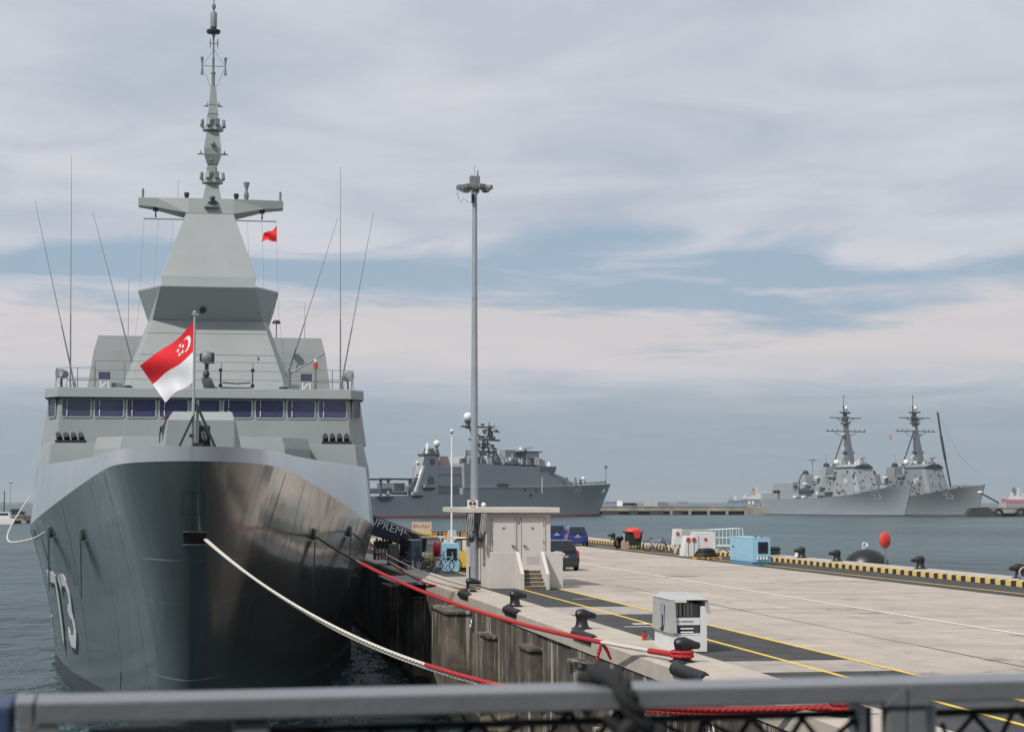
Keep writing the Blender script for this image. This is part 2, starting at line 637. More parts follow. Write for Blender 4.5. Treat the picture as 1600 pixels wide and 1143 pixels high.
# buttresses and corbels proud of the wall
for y, l_, pr, zt_ in ((66.4, 4.5, .85, 3.75), (60.5, 2.0, .25, 3.3), (52.8, 1.6, .30, 3.5), (47.6, 1.2, .55, 2.4), (45.2, 1.6, .32, 3.7), (41.0, 1.4, .6, 2.5), (36.5, 2.0, .3, 3.6), (31.0, 1.8, .4, 3.2), (80, 4, .5, 3.6), (90, 4, .5, 3.6)):
    MB().bx(-pr, .1, 0, l_, -5, zt_).build('buttress', wmt, q, bevel=.04, loc=(XW, y, 0))
    MB().bx(-pr - .06, .1, -.06, l_ + .06, zt_ + .003, zt_ + .12).build('buttress_cap', wmt, q, bevel=.03, loc=(XW, y, 0))
M_ring = mat('galvanised_ring', (.45, .45, .44), .5, .7)
for y in (34.5, 46.5, 54.0, 66.0):
    MB().torus((0, 0, 0), .16, .03, 'x', 16, 6).build('mooring_ring', M_ring, q, smooth=True, loc=(XW - .04, y, 3.45))

# ------------------------------------------------------------------ bollards
M_boll = mat('bollard_paint', (.012, .012, .014), .42, var=.3, nscale=4, bump=.15, bscale=25)
M_rub = mat('black_rubber', (.012, .012, .016), .6, var=.3, nscale=5)


def bollard_mb(sx=1):
    m_ = MB().lathe((0, 0, 0), [(.34, 0), (.34, .035), (.26, .05), (.21, .12), (.185, .24), (.19, .36), (.21, .42)], 18)
    h_ = MB().tube([(-.2, 0, .44), (-.17, 0, .45), (-.08, 0, .455), (.06, 0, .465), (.2, 0, .45), (.36, 0, .425), (.45, 0, .415), (.48, 0, .41)],
                   [.06, .14, .185, .185, .14, .10, .09, .04], 14)
    m_.join(h_)
    if sx < 0:
        m_.v = [(-x, y, z) for x, y, z in m_.v]
    return m_


BL = {38.4: 'black mooring bollard wrapped by the red rope in front of the white power cabinet',
      48.8: 'black mooring bollard on the pier cap, first one beyond the white power cabinet',
      59.4: 'black mooring bollard on the pier cap, just in front of the hut steps',
      69.3: 'black mooring bollard at the near corner of the hut holding two pale lines',
      28.4: 'black mooring bollard seen under the handrail where the white hawser ends',
      92.0: 'black mooring bollard on the shaded cap beside the parked bicycles'}
proto = None
bs = bollard_mb(1)
for y, lb in BL.items():
    o = thing('mooring_bollard', lb, 'bollard', (10.14, y, QZ + .02), 0, 'bollards along the cap on the frigate side')
    o.scale = (.82, .82, .82)
    if proto is None:
        proto = bs.build('bollard_post', M_boll, o, smooth=True)
    else:
        clone(proto, o)
proto = None
bs = bollard_mb(-1)
for y, lb in {153: 'small black bollard on the far edge just beyond the blue hatchback', 97.5: 'black bollard on the seaward edge touching the round black float',
              85.6: 'black bollard on the seaward edge between the red buoy housing and the last bollard', 74.6: 'black bollard on the seaward edge at the right edge of the picture',
              103.5: 'black bollard right behind the light blue generator', 124: 'black bollard on the seaward edge between bicycles and white cabinets'}.items():
    o = thing('mooring_bollard', lb, 'bollard', (34.5, y, QZ + .15), 0, 'bollards along the seaward kerb')
    if proto is None:
        proto = bs.build('bollard_post', M_boll, o, smooth=True)
    else:
        clone(proto, o)
    o.scale = (.98, .98, .98)
# rubber edge guards where lines chafe
g0 = None
for y, lb in {35.3: 'black rubber edge guard with a dangling tail under the red rope', 45.6: 'black rubber guard over the cap edge near the second bollard',
              56.6: 'black rubber guard over the cap edge before the hut steps', 67.0: 'black rubber guard over the cap edge at the hut corner'}.items():
    o = thing('edge_guard', lb, 'rubber guard', (XW + .04, y, QZ - .04), 0, 'rubber guards on the cap edge')
    if g0 is None:
        g0 = MB().tube([(0, 0, 0), (0, .05, .0), (0, 2.2, 0), (.12, 2.5, .05), (.3, 2.65, .04)], [.1, .14, .14, .12, .08], 10).build('rubber_roll', M_rub, o, smooth=True)
    else:
        clone(g0, o)
    if y == 35.3:
        MB().tube([(0, .1, 0), (-.1, -.1, -.4), (-.12, -.3, -1.1)], [.1, .08, .06], 8).build('rope_tail', M_rub, o, smooth=True)

# ------------------------------------------------------------------ THE FRIGATE (local frame: x = to its port side, y = aft, z = up)
M_grey = mat('ship_grey_paint', (.275, .296, .298), .48, var=.05, nscale=.7, streak=.10, sscale=1.2, streakcol=(.20, .21, .20), bump=.12, bscale=1.2)
M_greyd = mat('ship_grey_fittings', (.17, .19, .19), .5, var=.15, nscale=3)
M_dark = mat('dark_fittings', (.02, .022, .024), .5, var=.3, nscale=6)
M_glass = mat('bridge_glass', (.065, .06, .135), .08, var=.25, nscale=.5, spec=.6)
t = M_glass.node_tree
b = t.nodes['Principled BSDF']
oi = t.nodes.new('ShaderNodeObjectInfo')
pv_ = b.inputs['Base Color'].links[0].from_socket
t.links.new(mixc(t, mth(t, 'MULTIPLY', oi.outputs['Random'], .6), pv_, (.035, .055, .085)), b.inputs['Base Color'])
M_frame = mat('window_frame_paint', (.34, .37, .36), .45, var=.05)
M_white = mat('white_paint', (.78, .78, .76), .45, var=.05, nscale=4)
M_red = mat('red_paint', (.50, .02, .02), .45, var=.12, nscale=4)
M_steel = mat('steel_grey', (.22, .24, .25), .4, .4, var=.1)


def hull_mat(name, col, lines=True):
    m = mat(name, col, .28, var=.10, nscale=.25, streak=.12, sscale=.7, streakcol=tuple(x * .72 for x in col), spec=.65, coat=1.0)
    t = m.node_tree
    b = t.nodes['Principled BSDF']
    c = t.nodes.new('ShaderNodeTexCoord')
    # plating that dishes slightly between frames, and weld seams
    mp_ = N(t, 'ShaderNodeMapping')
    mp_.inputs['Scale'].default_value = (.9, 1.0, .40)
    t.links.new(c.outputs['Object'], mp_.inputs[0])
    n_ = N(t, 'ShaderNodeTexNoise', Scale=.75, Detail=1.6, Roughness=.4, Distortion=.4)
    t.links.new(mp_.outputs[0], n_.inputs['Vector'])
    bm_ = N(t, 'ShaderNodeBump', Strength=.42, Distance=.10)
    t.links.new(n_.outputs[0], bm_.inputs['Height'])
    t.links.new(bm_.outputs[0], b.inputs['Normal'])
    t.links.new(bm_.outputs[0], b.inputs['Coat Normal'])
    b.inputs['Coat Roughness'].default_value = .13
    if lines:
        s3 = t.nodes.new('ShaderNodeSeparateXYZ')
        t.links.new(c.outputs['Object'], s3.inputs[0])
        nb = N(t, 'ShaderNodeTexNoise', Scale=.35, Detail=5.0, Roughness=.7)
        t.links.new(c.outputs['Object'], nb.inputs['Vector'])
        prev = b.inputs['Base Color'].links[0].from_socket
        for zz, wd, am in ((6.05, .018, .55), (4.75, .014, .4), (2.35, .016, .5)):
            d_ = mth(t, 'ABSOLUTE', mth(t, 'SUBTRACT', mth(t, 'SUBTRACT', s3.outputs[2], zz), mth(t, 'MULTIPLY', mth(t, 'SUBTRACT', nb.outputs[0], .5), .10)))
            ln = mth(t, 'LESS_THAN', d_, wd)
            ml = mth(t, 'MULTIPLY', ln, ramp(t, [(.45, 0.0), (.6, am)], nb.outputs[0]).outputs[0])
            prev = mixc(t, ml, prev, (.38, .40, .38))
        t.links.new(prev, b.inputs['Base Color'])
    return m


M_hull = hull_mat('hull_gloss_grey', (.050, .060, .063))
M_bul = hull_mat('bulwark_grey', (.225, .245, .26), False)
M_boot = mat('boot_topping', (.030, .033, .034), .35, var=.25, nscale=.8, dirt=.3, dirtcol=(.08, .09, .07))

WK = [(0, 2.2), (2, 2.3), (4, 2.5), (7, 2.95), (11, 3.5), (16, 4.45), (21, 5.75), (26, 6.95), (31, 7.75), (36, 8.12), (45, 8.2), (90, 8.1), (114, 7.6)]
WW = [(3.5, .6), (4.5, .75), (6.1, 1.0), (8.1, 1.4), (11.1, 2.0), (14.2, 2.75), (18.2, 3.75), (23, 4.85), (26.8, 5.6), (33.9, 6.7), (42.3, 7.5), (52, 7.75), (90, 7.5), (114, 6.6)]
ZK = [(0, 8.97), (2, 8.95), (5, 8.88), (11, 8.70), (16, 8.34), (21, 7.68), (26, 7.05), (31, 6.68), (36, 6.5), (114, 6.3)]
ZT = [(0, 9.40), (13, 9.38), (33, 9.33), (114, 9.2)]


def hullW(s, z):
    zk = smooth_lerp(ZK, s)
    d_ = max(0.0, (s - stem(z)) / (1.5 + 3.4 * (min(max(z, 0), 9) / 8.95) ** .8))
    rnd = math.sqrt(max(0.0, 1 - (1 - d_) ** 2)) if d_ < 1 else 1.0
    if z >= zk:
        return max(.02, smooth_lerp(WK, s) * rnd - (z - zk) * .13 * min(1, rnd * 2))
    t_ = max(z, 0) / zk
    k = t_ ** 1.6
    ww = smooth_lerp(WW, s)
    w = ww * (1 - k) + smooth_lerp(WK, s) * k
    if z < 0:
        w *= 1 + z * .06
    return max(w * rnd, .015)


def stem(z):
    return 4.5 * max(0.0, 1 - max(z, 0) / 8.95) ** 1.15 + (-z * .4 if z < 0 else 0)


FR = Vector((-.205, 54.74))          # stem head on the ground plan
FRZ = R(-.93)
frig = thing('frigate', 'large grey stealth frigate moored bow-on with number 73 and a pyramid mast', 'warship', (0, 0, 0), FRZ)


def place_frigate():
    # stem head: 54 m ahead of the camera along its axis, 9.33 m to its left
    D, lat = 54.0, (299 - 800) / F * 54.0
    a = R(YAW)
    return Vector((lat * math.cos(a) + D * math.sin(a), -lat * math.sin(a) + D * math.cos(a), 0))


frig.location = place_frigate()
FM = Matrix.Translation(frig.location) @ Matrix.Rotation(FRZ, 4, 'Z')


def fw(x, y, z):
    return FM @ Vector((x, y, z))


US = [0, .012, .04, .09, .16, .26, .40, .58, .8, 1.05, 1.35, 1.7, 2.1, 2.6, 3.2, 4, 5, 6.5, 8, 10, 12, 14, 16, 18, 20, 22, 24, 26, 28, 30, 33, 36, 42, 52, 70, 90, 114]


def hull_strip(zf, levels):
    rings = []
    for lv in levels:
        row = []
        for u in US:
            z = zf(lv, 0)
            s0 = stem(z)
            s = min(114, s0 + u) if u < 90 else u
            z = zf(lv, s)
            row.append((hullW(s, z), s, z))
        rings.append([(-x, y, z) for x, y, z in row[::-1]] + row)
    return rings


boot = MB().loft(hull_strip(lambda l, s: l, [-2.2, -1, 0, .4, .8]), closed=False)
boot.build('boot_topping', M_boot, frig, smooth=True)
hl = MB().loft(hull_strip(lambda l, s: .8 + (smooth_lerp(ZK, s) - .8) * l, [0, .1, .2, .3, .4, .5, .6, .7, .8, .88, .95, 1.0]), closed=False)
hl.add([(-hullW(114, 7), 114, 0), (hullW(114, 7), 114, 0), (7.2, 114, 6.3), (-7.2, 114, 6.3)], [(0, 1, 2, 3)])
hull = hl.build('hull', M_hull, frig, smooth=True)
bw = MB().loft(hull_strip(lambda l, s: smooth_lerp(ZK, s) + (lerp(ZT, s) - smooth_lerp(ZK, s)) * l, [0, .04, .5, .97, 1.0]), closed=False)
inner = hull_strip(lambda l, s: lerp(ZT, s) - l, [0, .95])
inner = [[(x * .97, y + (.15 if y < 2.5 else 0), z) for x, y, z in r_] for r_ in inner]
top_o = hull_strip(lambda l, s: lerp(ZT, s), [0])[0]
bw.loft([top_o, inner[0], inner[1]], closed=False)
bw.build('bulwark', M_bul, frig, smooth=True)
dk = MB()
row = [p for p in inner[1]]
n_ = len(row)
dk.add(row, [(i, i + 1, n_ - 2 - i, n_ - 1 - i) for i in range(n_ // 2 - 1)])
dk.build('foredeck', M_greyd, frig)


def on_hull(side, pts, lift=.012, thick=.02):
    """flat marks that follow the plating: list of (s, z) quads"""
    m_ = MB()
    for poly in pts:
        a_ = [(side * (hullW(s, z) + lift), s, z) for s, z in poly]
        b_ = [(side * (hullW(s, z) - thick), s, z) for s, z in poly]
        k_ = len(poly)
        m_.add(a_ + b_, [tuple(range(k_)), tuple(range(k_, 2 * k_))[::-1]] + [(i, (i + 1) % k_, k_ + (i + 1) % k_, k_ + i) for i in range(k_)])
    return m_


def stroke(path, wd, k=5):
    """polyline in (s, z) turned into a strip of small quads"""
    out = []
    P = []
    for (a, b_), (c_, d_) in zip(path, path[1:]):
        for j in range(k):
            P.append((a + (c_ - a) * j / k, b_ + (d_ - b_) * j / k))
    P.append(path[-1])
    L_, R_ = [], []
    for i, p in enumerate(P):
        a_, c_ = P[max(i - 1, 0)], P[min(i + 1, len(P) - 1)]
        dx, dy = c_[0] - a_[0], c_[1] - a_[1]
        l_ = math.hypot(dx, dy) or 1
        nx, ny = -dy / l_ * wd / 2, dx / l_ * wd / 2
        L_.append((p[0] + nx, p[1] + ny))
        R_.append((p[0] - nx, p[1] - ny))
    for i in range(len(P) - 1):
        out.append([L_[i], L_[i + 1], R_[i + 1], R_[i]])
    return out


# hull number, seen reading forward on the starboard side
M_num = mat('hull_number_pale', (.50, .53, .52), .5, var=.08, nscale=3)
M_numd = mat('hull_number_shadow', (.02, .022, .024), .5)
A_, B_ = 28.3, 25.0       # aft and forward ends of the 7
Z0, Z1 = 1.85, 4.85
seven = [(A_, Z1 - .25), (B_ + .35, Z1 - .25), (B_ + 1.9, Z0)]
c0 = 22.0
three = [(c0 + 2.4, Z1 - .55), (c0 + 2.0, Z1 - .25), (c0 + .9, Z1 - .25), (c0 + .35, Z1 - .75), (c0 + .6, (Z0 + Z1) / 2 + .1), (c0 + 1.3, (Z0 + Z1) / 2),
         (c0 + .6, (Z0 + Z1) / 2 - .1), (c0 + .3, Z0 + .8), (c0 + .9, Z0 + .25), (c0 + 2.0, Z0 + .25), (c0 + 2.4, Z0 + .6)]
for nm, pth in (('digit_seven', seven), ('digit_three', three)):
    o = on_hull(-1, stroke(pth, .5), .016).build(nm, M_num, frig)
    on_hull(-1, stroke([(s - .32, z - .22) for s, z in pth], .5), .008).build('digit_shadow', M_numd, o)

# hawse, bow door, fairleads, freeing slots
def bow_pt(w, z, lift=.012):
    """a point on the rounded stem at width w and height z"""
    lo, hi = stem(z), stem(z) + 8
    for _ in range(30):
        m_ = (lo + hi) / 2
        if hullW(m_, z) < abs(w):
            lo = m_
        else:
            hi = m_
    return (w, lo - lift, z)


def bow_patch(w0, w1, z0, z1, lift=.012, n=8):
    a_ = [[bow_pt(w0 + (w1 - w0) * i / n, z, lift) for i in range(n + 1)] for z in (z0, z1)]
    b_ = [[bow_pt(w0 + (w1 - w0) * i / n, z, -.04) for i in range(n + 1)] for z in (z1, z0)]
    m_ = MB()
    rings = [a_[0] + b_[1][::-1], a_[1] + b_[0][::-1]]
    return m_.loft(rings)


M_void = mat('unlit_opening', (.003, .003, .003), .9, var=0)
o = bow_patch(-.21, .46, 6.55, 6.88).build('hawse_pipe', M_void, frig)
bow_patch(-.23, .48, 6.50, 6.545, .05).build('hawse_lip', M_greyd, o)
bow_patch(-.23, .48, 6.885, 6.91, .03).build('hawse_lip', M_greyd, o)
M_seam = mat('weld_seam_dark', (.03, .038, .038), .6)
for w0, w1, z0, z1 in ((-.27, -.255, 7.4, 8.05), (.385, .40, 7.4, 8.05), (-.27, .40, 8.05, 8.065), (-.27, .40, 7.385, 7.4)):
    bow_patch(w0, w1, z0, z1, .006).build('bow_door_seam', M_seam, frig)
fl = None
for side in (-1, 1):
    for s in (17.0, 23.5):
        W_ = hullW(s, 6.6)
        o = MB().box((0, 0, 0), (.16, .42, .46)).build('fairlead', M_hull, frig, bevel=.05, loc=(side * (W_ + .02), s, 6.55))
        MB().box((side * .05, -.0, -.02), (.08, .26, .30)).build('fairlead_mouth', M_dark, o, bevel=.03)
        MB().hexa([(side * -.05, -.12, -2.4), (side * -.02, -.12, -2.4), (side * -.02, .12, -2.4), (side * -.05, .12, -2.4),
                   (side * .0, -.16, -.27), (side * .05, -.16, -.27), (side * .05, .16, -.27), (side * .0, .16, -.27)]).build('chafe_strip', M_hull, o)
    for s in (28.2, 29.0):
        on_hull(side, [[(s, 6.15), (s + .28, 6.15), (s + .28, 6.55), (s, 6.55)]], .01, .02).build('freeing_slot', M_dark, frig)
# draught marks and a light mark low on the bow
on_hull(-1, stroke([(33, 2.6), (33.5, 2.2)], .12), .01).build('draught_mark', M_white, frig)
on_hull(-1, stroke([(13.6, 1.1), (13.2, 1.8)], .10), .012).build('draught_mark', M_numd, frig)


for side in (-1, 1):
    for s_ in (7.5, 13.0, 19.8, 26.5, 32.5):
        on_hull(side, stroke([(s_, 1.2), (s_ - .15, hz_ := 5.0), (s_ - .2, smooth_lerp(ZK, s_) - .1)], .035, 6), .004).build('plate_seam', M_seam, frig)


def body(levels):
    """a plated block: list of (z, plan outline)"""
    return MB().loft([[(x, y, z) for x, y in pl] for z, pl in levels])


def sym(*p):
    """half outline given on port from front to back, mirrored"""
    return list(p) + [(-x, y) for x, y in p[::-1]]


# foredeck casing (V breakwater ends) and lower superstructure
body([(8.4, sym((3.45, 23.2), (4.6, 24.6), (4.9, 30.9))), (10.0, sym((3.40, 23.5), (4.50, 24.7), (4.75, 30.9))), (10.48, sym((3.28, 23.6), (4.40, 24.8), (4.6, 30.9)))]).build('breakwater_casing', M_grey, frig, bevel=.02)
body([(8.4, sym((7.0, 30.9), (7.62, 32.0), (7.70, 72))), (9.3, sym((6.95, 30.95), (7.55, 32.0), (7.65, 72))), (10.43, sym((6.85, 31.1), (7.30, 32.1), (7.5, 72)))]).build('deckhouse', M_grey, frig, bevel=.02)
br = body([(10.44, sym((6.75, 32.9), (7.60, 34.3), (7.7, 50))), (11.6, sym((6.68, 32.95), (7.42, 34.25), (7.5, 50))), (12.62, sym((6.62, 33.0), (7.28, 34.2), (7.35, 50)))]).build('bridge', M_grey, frig, bevel=.015)
body([(12.60, sym((6.75, 32.62), (7.42, 33.6), (7.45, 50))), (13.03, sym((6.73, 32.68), (7.40, 33.65), (7.43, 50))), (13.05, sym((6.7, 32.72), (7.36, 33.7), (7.4, 50)))]).build('bridge_roof_visor', M_grey, frig, bevel=.015)
body([(12.56, sym((6.70, 32.68), (7.37, 33.7), (7.4, 34.6))), (12.598, sym((6.70, 32.68), (7.37, 33.7), (7.4, 34.6)))]).build('visor_shade_strip', M_dark, frig)  # solid dark strip painted in as the shade under the visor


def rrect(w, h, r, k=4):
    pts = []
    for cx, cz, a0 in ((w / 2 - r, h / 2 - r, 0), (-w / 2 + r, h / 2 - r, 90), (-w / 2 + r, -h / 2 + r, 180), (w / 2 - r, -h / 2 + r, 270)):
        for i in range(k + 1):
            a = R(a0 + 90 * i / k)
            pts.append((cx + r * math.cos(a), cz + r * math.sin(a)))
    return pts


def win_frame(w, h, r=.12, t_=.055, d=.05):
    a_, b_ = rrect(w, h, r), rrect(w - 2 * t_, h - 2 * t_, r - t_ * .6)
    m_ = MB().loft([[(x, 0, z) for x, z in a_], [(x, -d, z) for x, z in a_], [(x, -d, z) for x, z in b_], [(x, 0, z) for x, z in b_]], True, False)
    return m_


pane_m = MB().prism(rrect(1.30, .84, .1), 'y', -.02, .01)
wf_m = win_frame(1.38, .92)
p0 = None
for i in range(9):
    x = -5.90 + i * 1.475
    if p0 is None:
        p0 = pane_m.build('bridge_window', M_glass, frig, loc=(x, 32.965, 12.12))
        f0 = wf_m.build('window_frame', M_frame, p0)
        w0_ = MB().tube([(-.42, -.05, .44), (-.42, -.07, .40), (-.42, -.07, .02)], .012, 5).tube([(-.42, -.07, -.08), (-.42, -.07, -.38)], .02, 5).build('wiper', M_white, p0)
    else:
        p = clone(p0, frig, (x, 32.965, 12.12))
        clone(f0, p)
        clone(w0_, p)
for sgn in (-1, 1):
    a = math.atan2(1.27, .70)
    p = MB().prism([(-.33, -.40), (.42, -.40), (.30, .42), (-.33, .42)], 'y', -.02, .01).build('bridge_window', M_glass, frig, loc=(sgn * 7.03, 33.55, 12.12))
    q_ = win_frame(.78, .92, .1)
    q_.build('window_frame', M_frame, p)
    if sgn < 0:
        p.scale = (-1, 1, 1)
    p.rotation_euler.z = sgn * math.atan2(1.25, .72) * .98

# decoy launchers at the foot of the bridge
for sgn in (-1, 1):
    o = MB().bx(-.68, .68, -.25, .35, 0, .14).build('decoy_launcher', M_dark, frig, loc=(sgn * 6.03, 31.75, 10.44))
    for i in range(4):
        x = -.49 + i * .33
        MB().cyl((x, .25, .12), (x - .05, -.2, .38), .13, .13, 12).cyl((x - .05, -.2, .38), (x - .055, -.225, .40), .10, .07, 12).build('launch_tube', M_dark, o, smooth=True)
        MB().torus((x - .055, -.235, .40), .105, .02, 'y', 14, 5).build('tube_rim', M_greyd, o, smooth=True)

# tower, overhanging sensor deck and pyramid mast
body([(13.04, sym((3.85, 35.4), (4.2, 37.2), (4.2, 47))), (16.68, sym((2.70, 37.4), (2.95, 38.6), (3.0, 46)))]).build('mast_tower', M_grey, frig, bevel=.02)
body([(16.68, sym((2.69, 37.38), (2.95, 38.6), (3.0, 46.2))), (18.18, sym((2.28, 36.1), (3.46, 38.4), (3.46, 47))), (18.26, sym((2.26, 36.12), (3.44, 38.42), (3.44, 47)))]).build('sensor_deck', M_grey, frig, bevel=.015)
o = MB().bx(-.14, .10, 36.72, 36.92, 17.55, 17.85).build('camera_port', M_dark, frig, bevel=.02)
o = MB().cyl((-.25, 37.0, 17.15), (-.25, 36.82, 17.1), .16, .15, 14).build('camera_port', M_dark, frig)
body([(18.27, sym((2.24, 38.0), (2.26, 45))), (18.95, sym((2.34, 38.2), (2.30, 45))), (22.40, sym((1.20, 40.2), (1.2, 43.5)))]).build('pyramid_mast', M_grey, frig, bevel=.015)

# yard platform
MS = 41.4
MB().loft([[(-3.63, MS - .35, 22.9), (-3.63, MS + .5, 22.9), (-3.63, MS + .5, 23.28), (-3.63, MS - .35, 23.28)],
           [(-2.7, MS - .55, 22.78), (-2.7, MS + .7, 22.78), (-2.7, MS + .7, 23.27), (-2.7, MS - .55, 23.27)],
           [(-1.1, MS - 1.0, 22.45), (-1.1, MS + 1.2, 22.45), (-1.1, MS + 1.2, 23.25), (-1.1, MS - .8, 23.25)],
           [(1.2, MS - 1.0, 22.45), (1.2, MS + 1.2, 22.45), (1.2, MS + 1.2, 23.25), (1.2, MS - .8, 23.25)],
           [(2.8, MS - .55, 22.82), (2.8, MS + .7, 22.82), (2.8, MS + .7, 23.27), (2.8, MS - .55, 23.27)],
           [(3.73, MS - .35, 22.9), (3.73, MS + .5, 22.9), (3.73, MS + .5, 23.28), (3.73, MS - .35, 23.28)]]).build('yard_platform', M_grey, frig)
ap = MB().cyl((-3.42, MS, 23.25), (-3.42, MS, 23.8), .06, .06, 8).build('yard_post', M_greyd, frig, smooth=True)
clone(ap, frig, (7.0, 0, 0))
for x in (-1.2, 1.32):
    MB().lathe((x, MS - .3, 23.26), [(.09, 0), (.09, .14), (.13, .16), (.13, .34), (.06, .36)], 10).build('signal_lamp', M_dark, frig, smooth=True)
MB().lathe((1.84, MS, 23.26), [(.07, 0), (.13, .28), (.14, .32), (.07, .55), (.06, .62), (.16, .95), (.16, 1.0)], 12).build('biconical_antenna', M_greyd, frig, smooth=True)
MB().cyl((-1.65, MS, 23.25), (-1.65, MS, 24.3), .012, .008, 5).build('thin_whip', M_greyd, frig)
for x in (-2.75, 2.65):
    MB().bx(x - .13, x + .13, MS - .4, MS - .1, 22.62, 22.80).cyl((x, MS - .25, 22.7), (x, MS - .25, 22.3), .03, .05, 6).build('yard_lamp', M_dark, frig)
MB().lathe((.12, MS - 1.0, 22.98), [(.25, 0), (.25, .05), (.1, .06), (.1, .22), (.15, .24), (.12, .34)], 12).build('camera_head', M_dark, frig, smooth=True)
MB().hexa([(-.3, MS - 1.15, 22.76), (.45, MS - 1.15, 22.76), (.45, MS - .7, 22.76), (-.3, MS - .7, 22.76), (-.05, MS - 1.1, 23.0), (.3, MS - 1.1, 23.0), (.3, MS - .7, 23.0), (-.05, MS - .7, 23.0)]).build('camera_bracket', M_greyd, frig)

# topmast
cx = .09


def seg(z0, z1, h0, h1, name='topmast', m=None, s_=MS + .1):
    return body([(z0, [(cx - h0, s_ - h0), (cx + h0, s_ - h0), (cx + h0, s_ + h0), (cx - h0, s_ + h0)]),
                 (z1, [(cx - h1, s_ - h1), (cx + h1, s_ - h1), (cx + h1, s_ + h1), (cx - h1, s_ + h1)])]).build(name, m or M_grey, frig)


seg(22.9, 24.15, .56, .30)
seg(24.15, 25.15, .28, .22)
seg(25.15, 25.65, .26, .42)
seg(25.65, 25.95, .42, .44)
seg(25.95, 26.85, .44, .32)
seg(26.85, 27.8, .28, .24)
seg(27.8, 28.25, .26, .20)
seg(28.25, 29.25, .22, .13)


def esm(z):
    o = MB().lathe((cx, MS + .1, z), [(.42, 0), (.55, .03), (.53, .16), (.40, .3), (.25, .5)], 10).build('sensor_ring', M_grey, frig)
    for i in range(8):
        a = R(22 + 45 * i)
        d = .50
        b_ = MB().box((0, 0, 0), (.10, .22, .34), 0, (1, .9))
        b_.xf(Matrix.Translation((cx + math.cos(a) * (d + .1), MS + .1 + math.sin(a) * (d + .1), z + .40)) @ Matrix.Rotation(a, 4, 'Z') @ Matrix.Rotation(R(-8), 4, 'Y'))
        b_.build('sensor_panel', M_grey if i % 2 else M_greyd, o, bevel=.01)
    MB().box((cx - .18, MS - .32, z + .5), (.24, .12, .62)).build('sensor_panel', M_grey, o, bevel=.01)
    MB().box((cx + .22, MS - .32, z + .42), (.26, .12, .36)).build('sensor_panel', M_grey, o, bevel=.01)


esm(24.15)
esm(26.9)
for z, h in ((25.70, .78), (28.22, .47)):
    o = MB()
    for sg in (-1, 1):
        o.bx(min(cx + sg * .25, cx + sg * h), max(cx + sg * .25, cx + sg * h), MS - .05, MS + .12, z - .03, z + .01)
        o.hexa([(cx + sg * (h - .18) - .05, MS - .03, z), (cx + sg * (h - .18) + .05, MS - .03, z), (cx + sg * (h - .18) + .05, MS + .1, z), (cx + sg * (h - .18) - .05, MS + .1, z),
                (cx + sg * (h - .18) - .02, MS, z + .18), (cx + sg * (h - .18) + .02, MS, z + .18), (cx + sg * (h - .18) + .02, MS + .05, z + .18), (cx + sg * (h - .18) - .02, MS + .05, z + .18)])
    o.build('cross_arm', M_greyd, frig)
MB().sph((cx + .02, MS - .42, 26.15), .12, 10, (1, 1, 1.3)).build('dome_lamp', M_greyd, frig, smooth=True)
MB().sph((cx - .05, MS - .38, 25.32), .09, 10).build('dome_lamp', M_greyd, frig, smooth=True)
MB().lathe((cx - .02, MS + .1, 29.2), [(.12, 0), (.09, .2), (.09, .7), (.12, .72), (.12, .82), (.06, .85), (.06, 1.4), (.075, 1.5), (.05, 1.6), (.045, 2.6), (.09, 2.8), (.09, 2.86)], 10).build('topmast_pole', M_greyd, frig, smooth=True)
o = MB()
for z, h, l_, r_ in ((30.33, .60, .46, .085), (31.52, .19, .26, .02)):
    o.cyl((cx - h, MS + .1, z), (cx + h, MS + .1, z), .02, .02, 6)
    for sg in (-1, 1):
        o.lathe((cx + sg * h, MS + .1, z), [(r_, -l_), (r_ * .9, -l_ * .8), (.03, -.08), (.03, .08), (r_ * .9, l_ * .8), (r_, l_)], 8)
for sg in (-1, 1):
    o.tube([(cx, MS + .1, 31.2), (cx + sg * .6, MS + .1, 30.33), (cx + sg * .15, MS + .1, 29.25)], .012, 5)
o.build('dipole_antenna', M_greyd, frig, smooth=True)
MB().lathe((cx - .03, MS + .1, 32.05), [(.1, 0), (.34, .02), (.36, .08), (.36, .16), (.12, .28), (.1, .3)], 16).build('mast_head_disc', M_dark, frig, smooth=True)
MB().lathe((cx - .03, MS + .1, 32.34), [(.12, 0), (.17, .04), (.17, .78), (.12, .85), (.05, .9), (.05, 1.02), (.10, 1.05), (.10, 1.22), (.03, 1.3), (.03, 1.9)], 12).build('mast_head_antenna', M_greyd, frig, smooth=True)

# signal yard with halyards
for sg, x0, x1 in ((-1, -3.3, -1.3), (1, 1.3, 3.36)):
    o = MB().cyl((x0, 40, 22.05), (x1, 40, 22.05), .035, .035, 6).build('signal_yard', M_greyd, frig)
    for k_ in range(3):
        x = (x0 + .02 + k_ * .72) if sg < 0 else (x1 - .02 - k_ * .72)
        MB().tube([(x, 40, 22.03), (x + sg * .15, 38.5, 17.5 if k_ else 17), (x + sg * .6, 37, 13.3)], .006, 4).build('halyard', M_greyd, o)

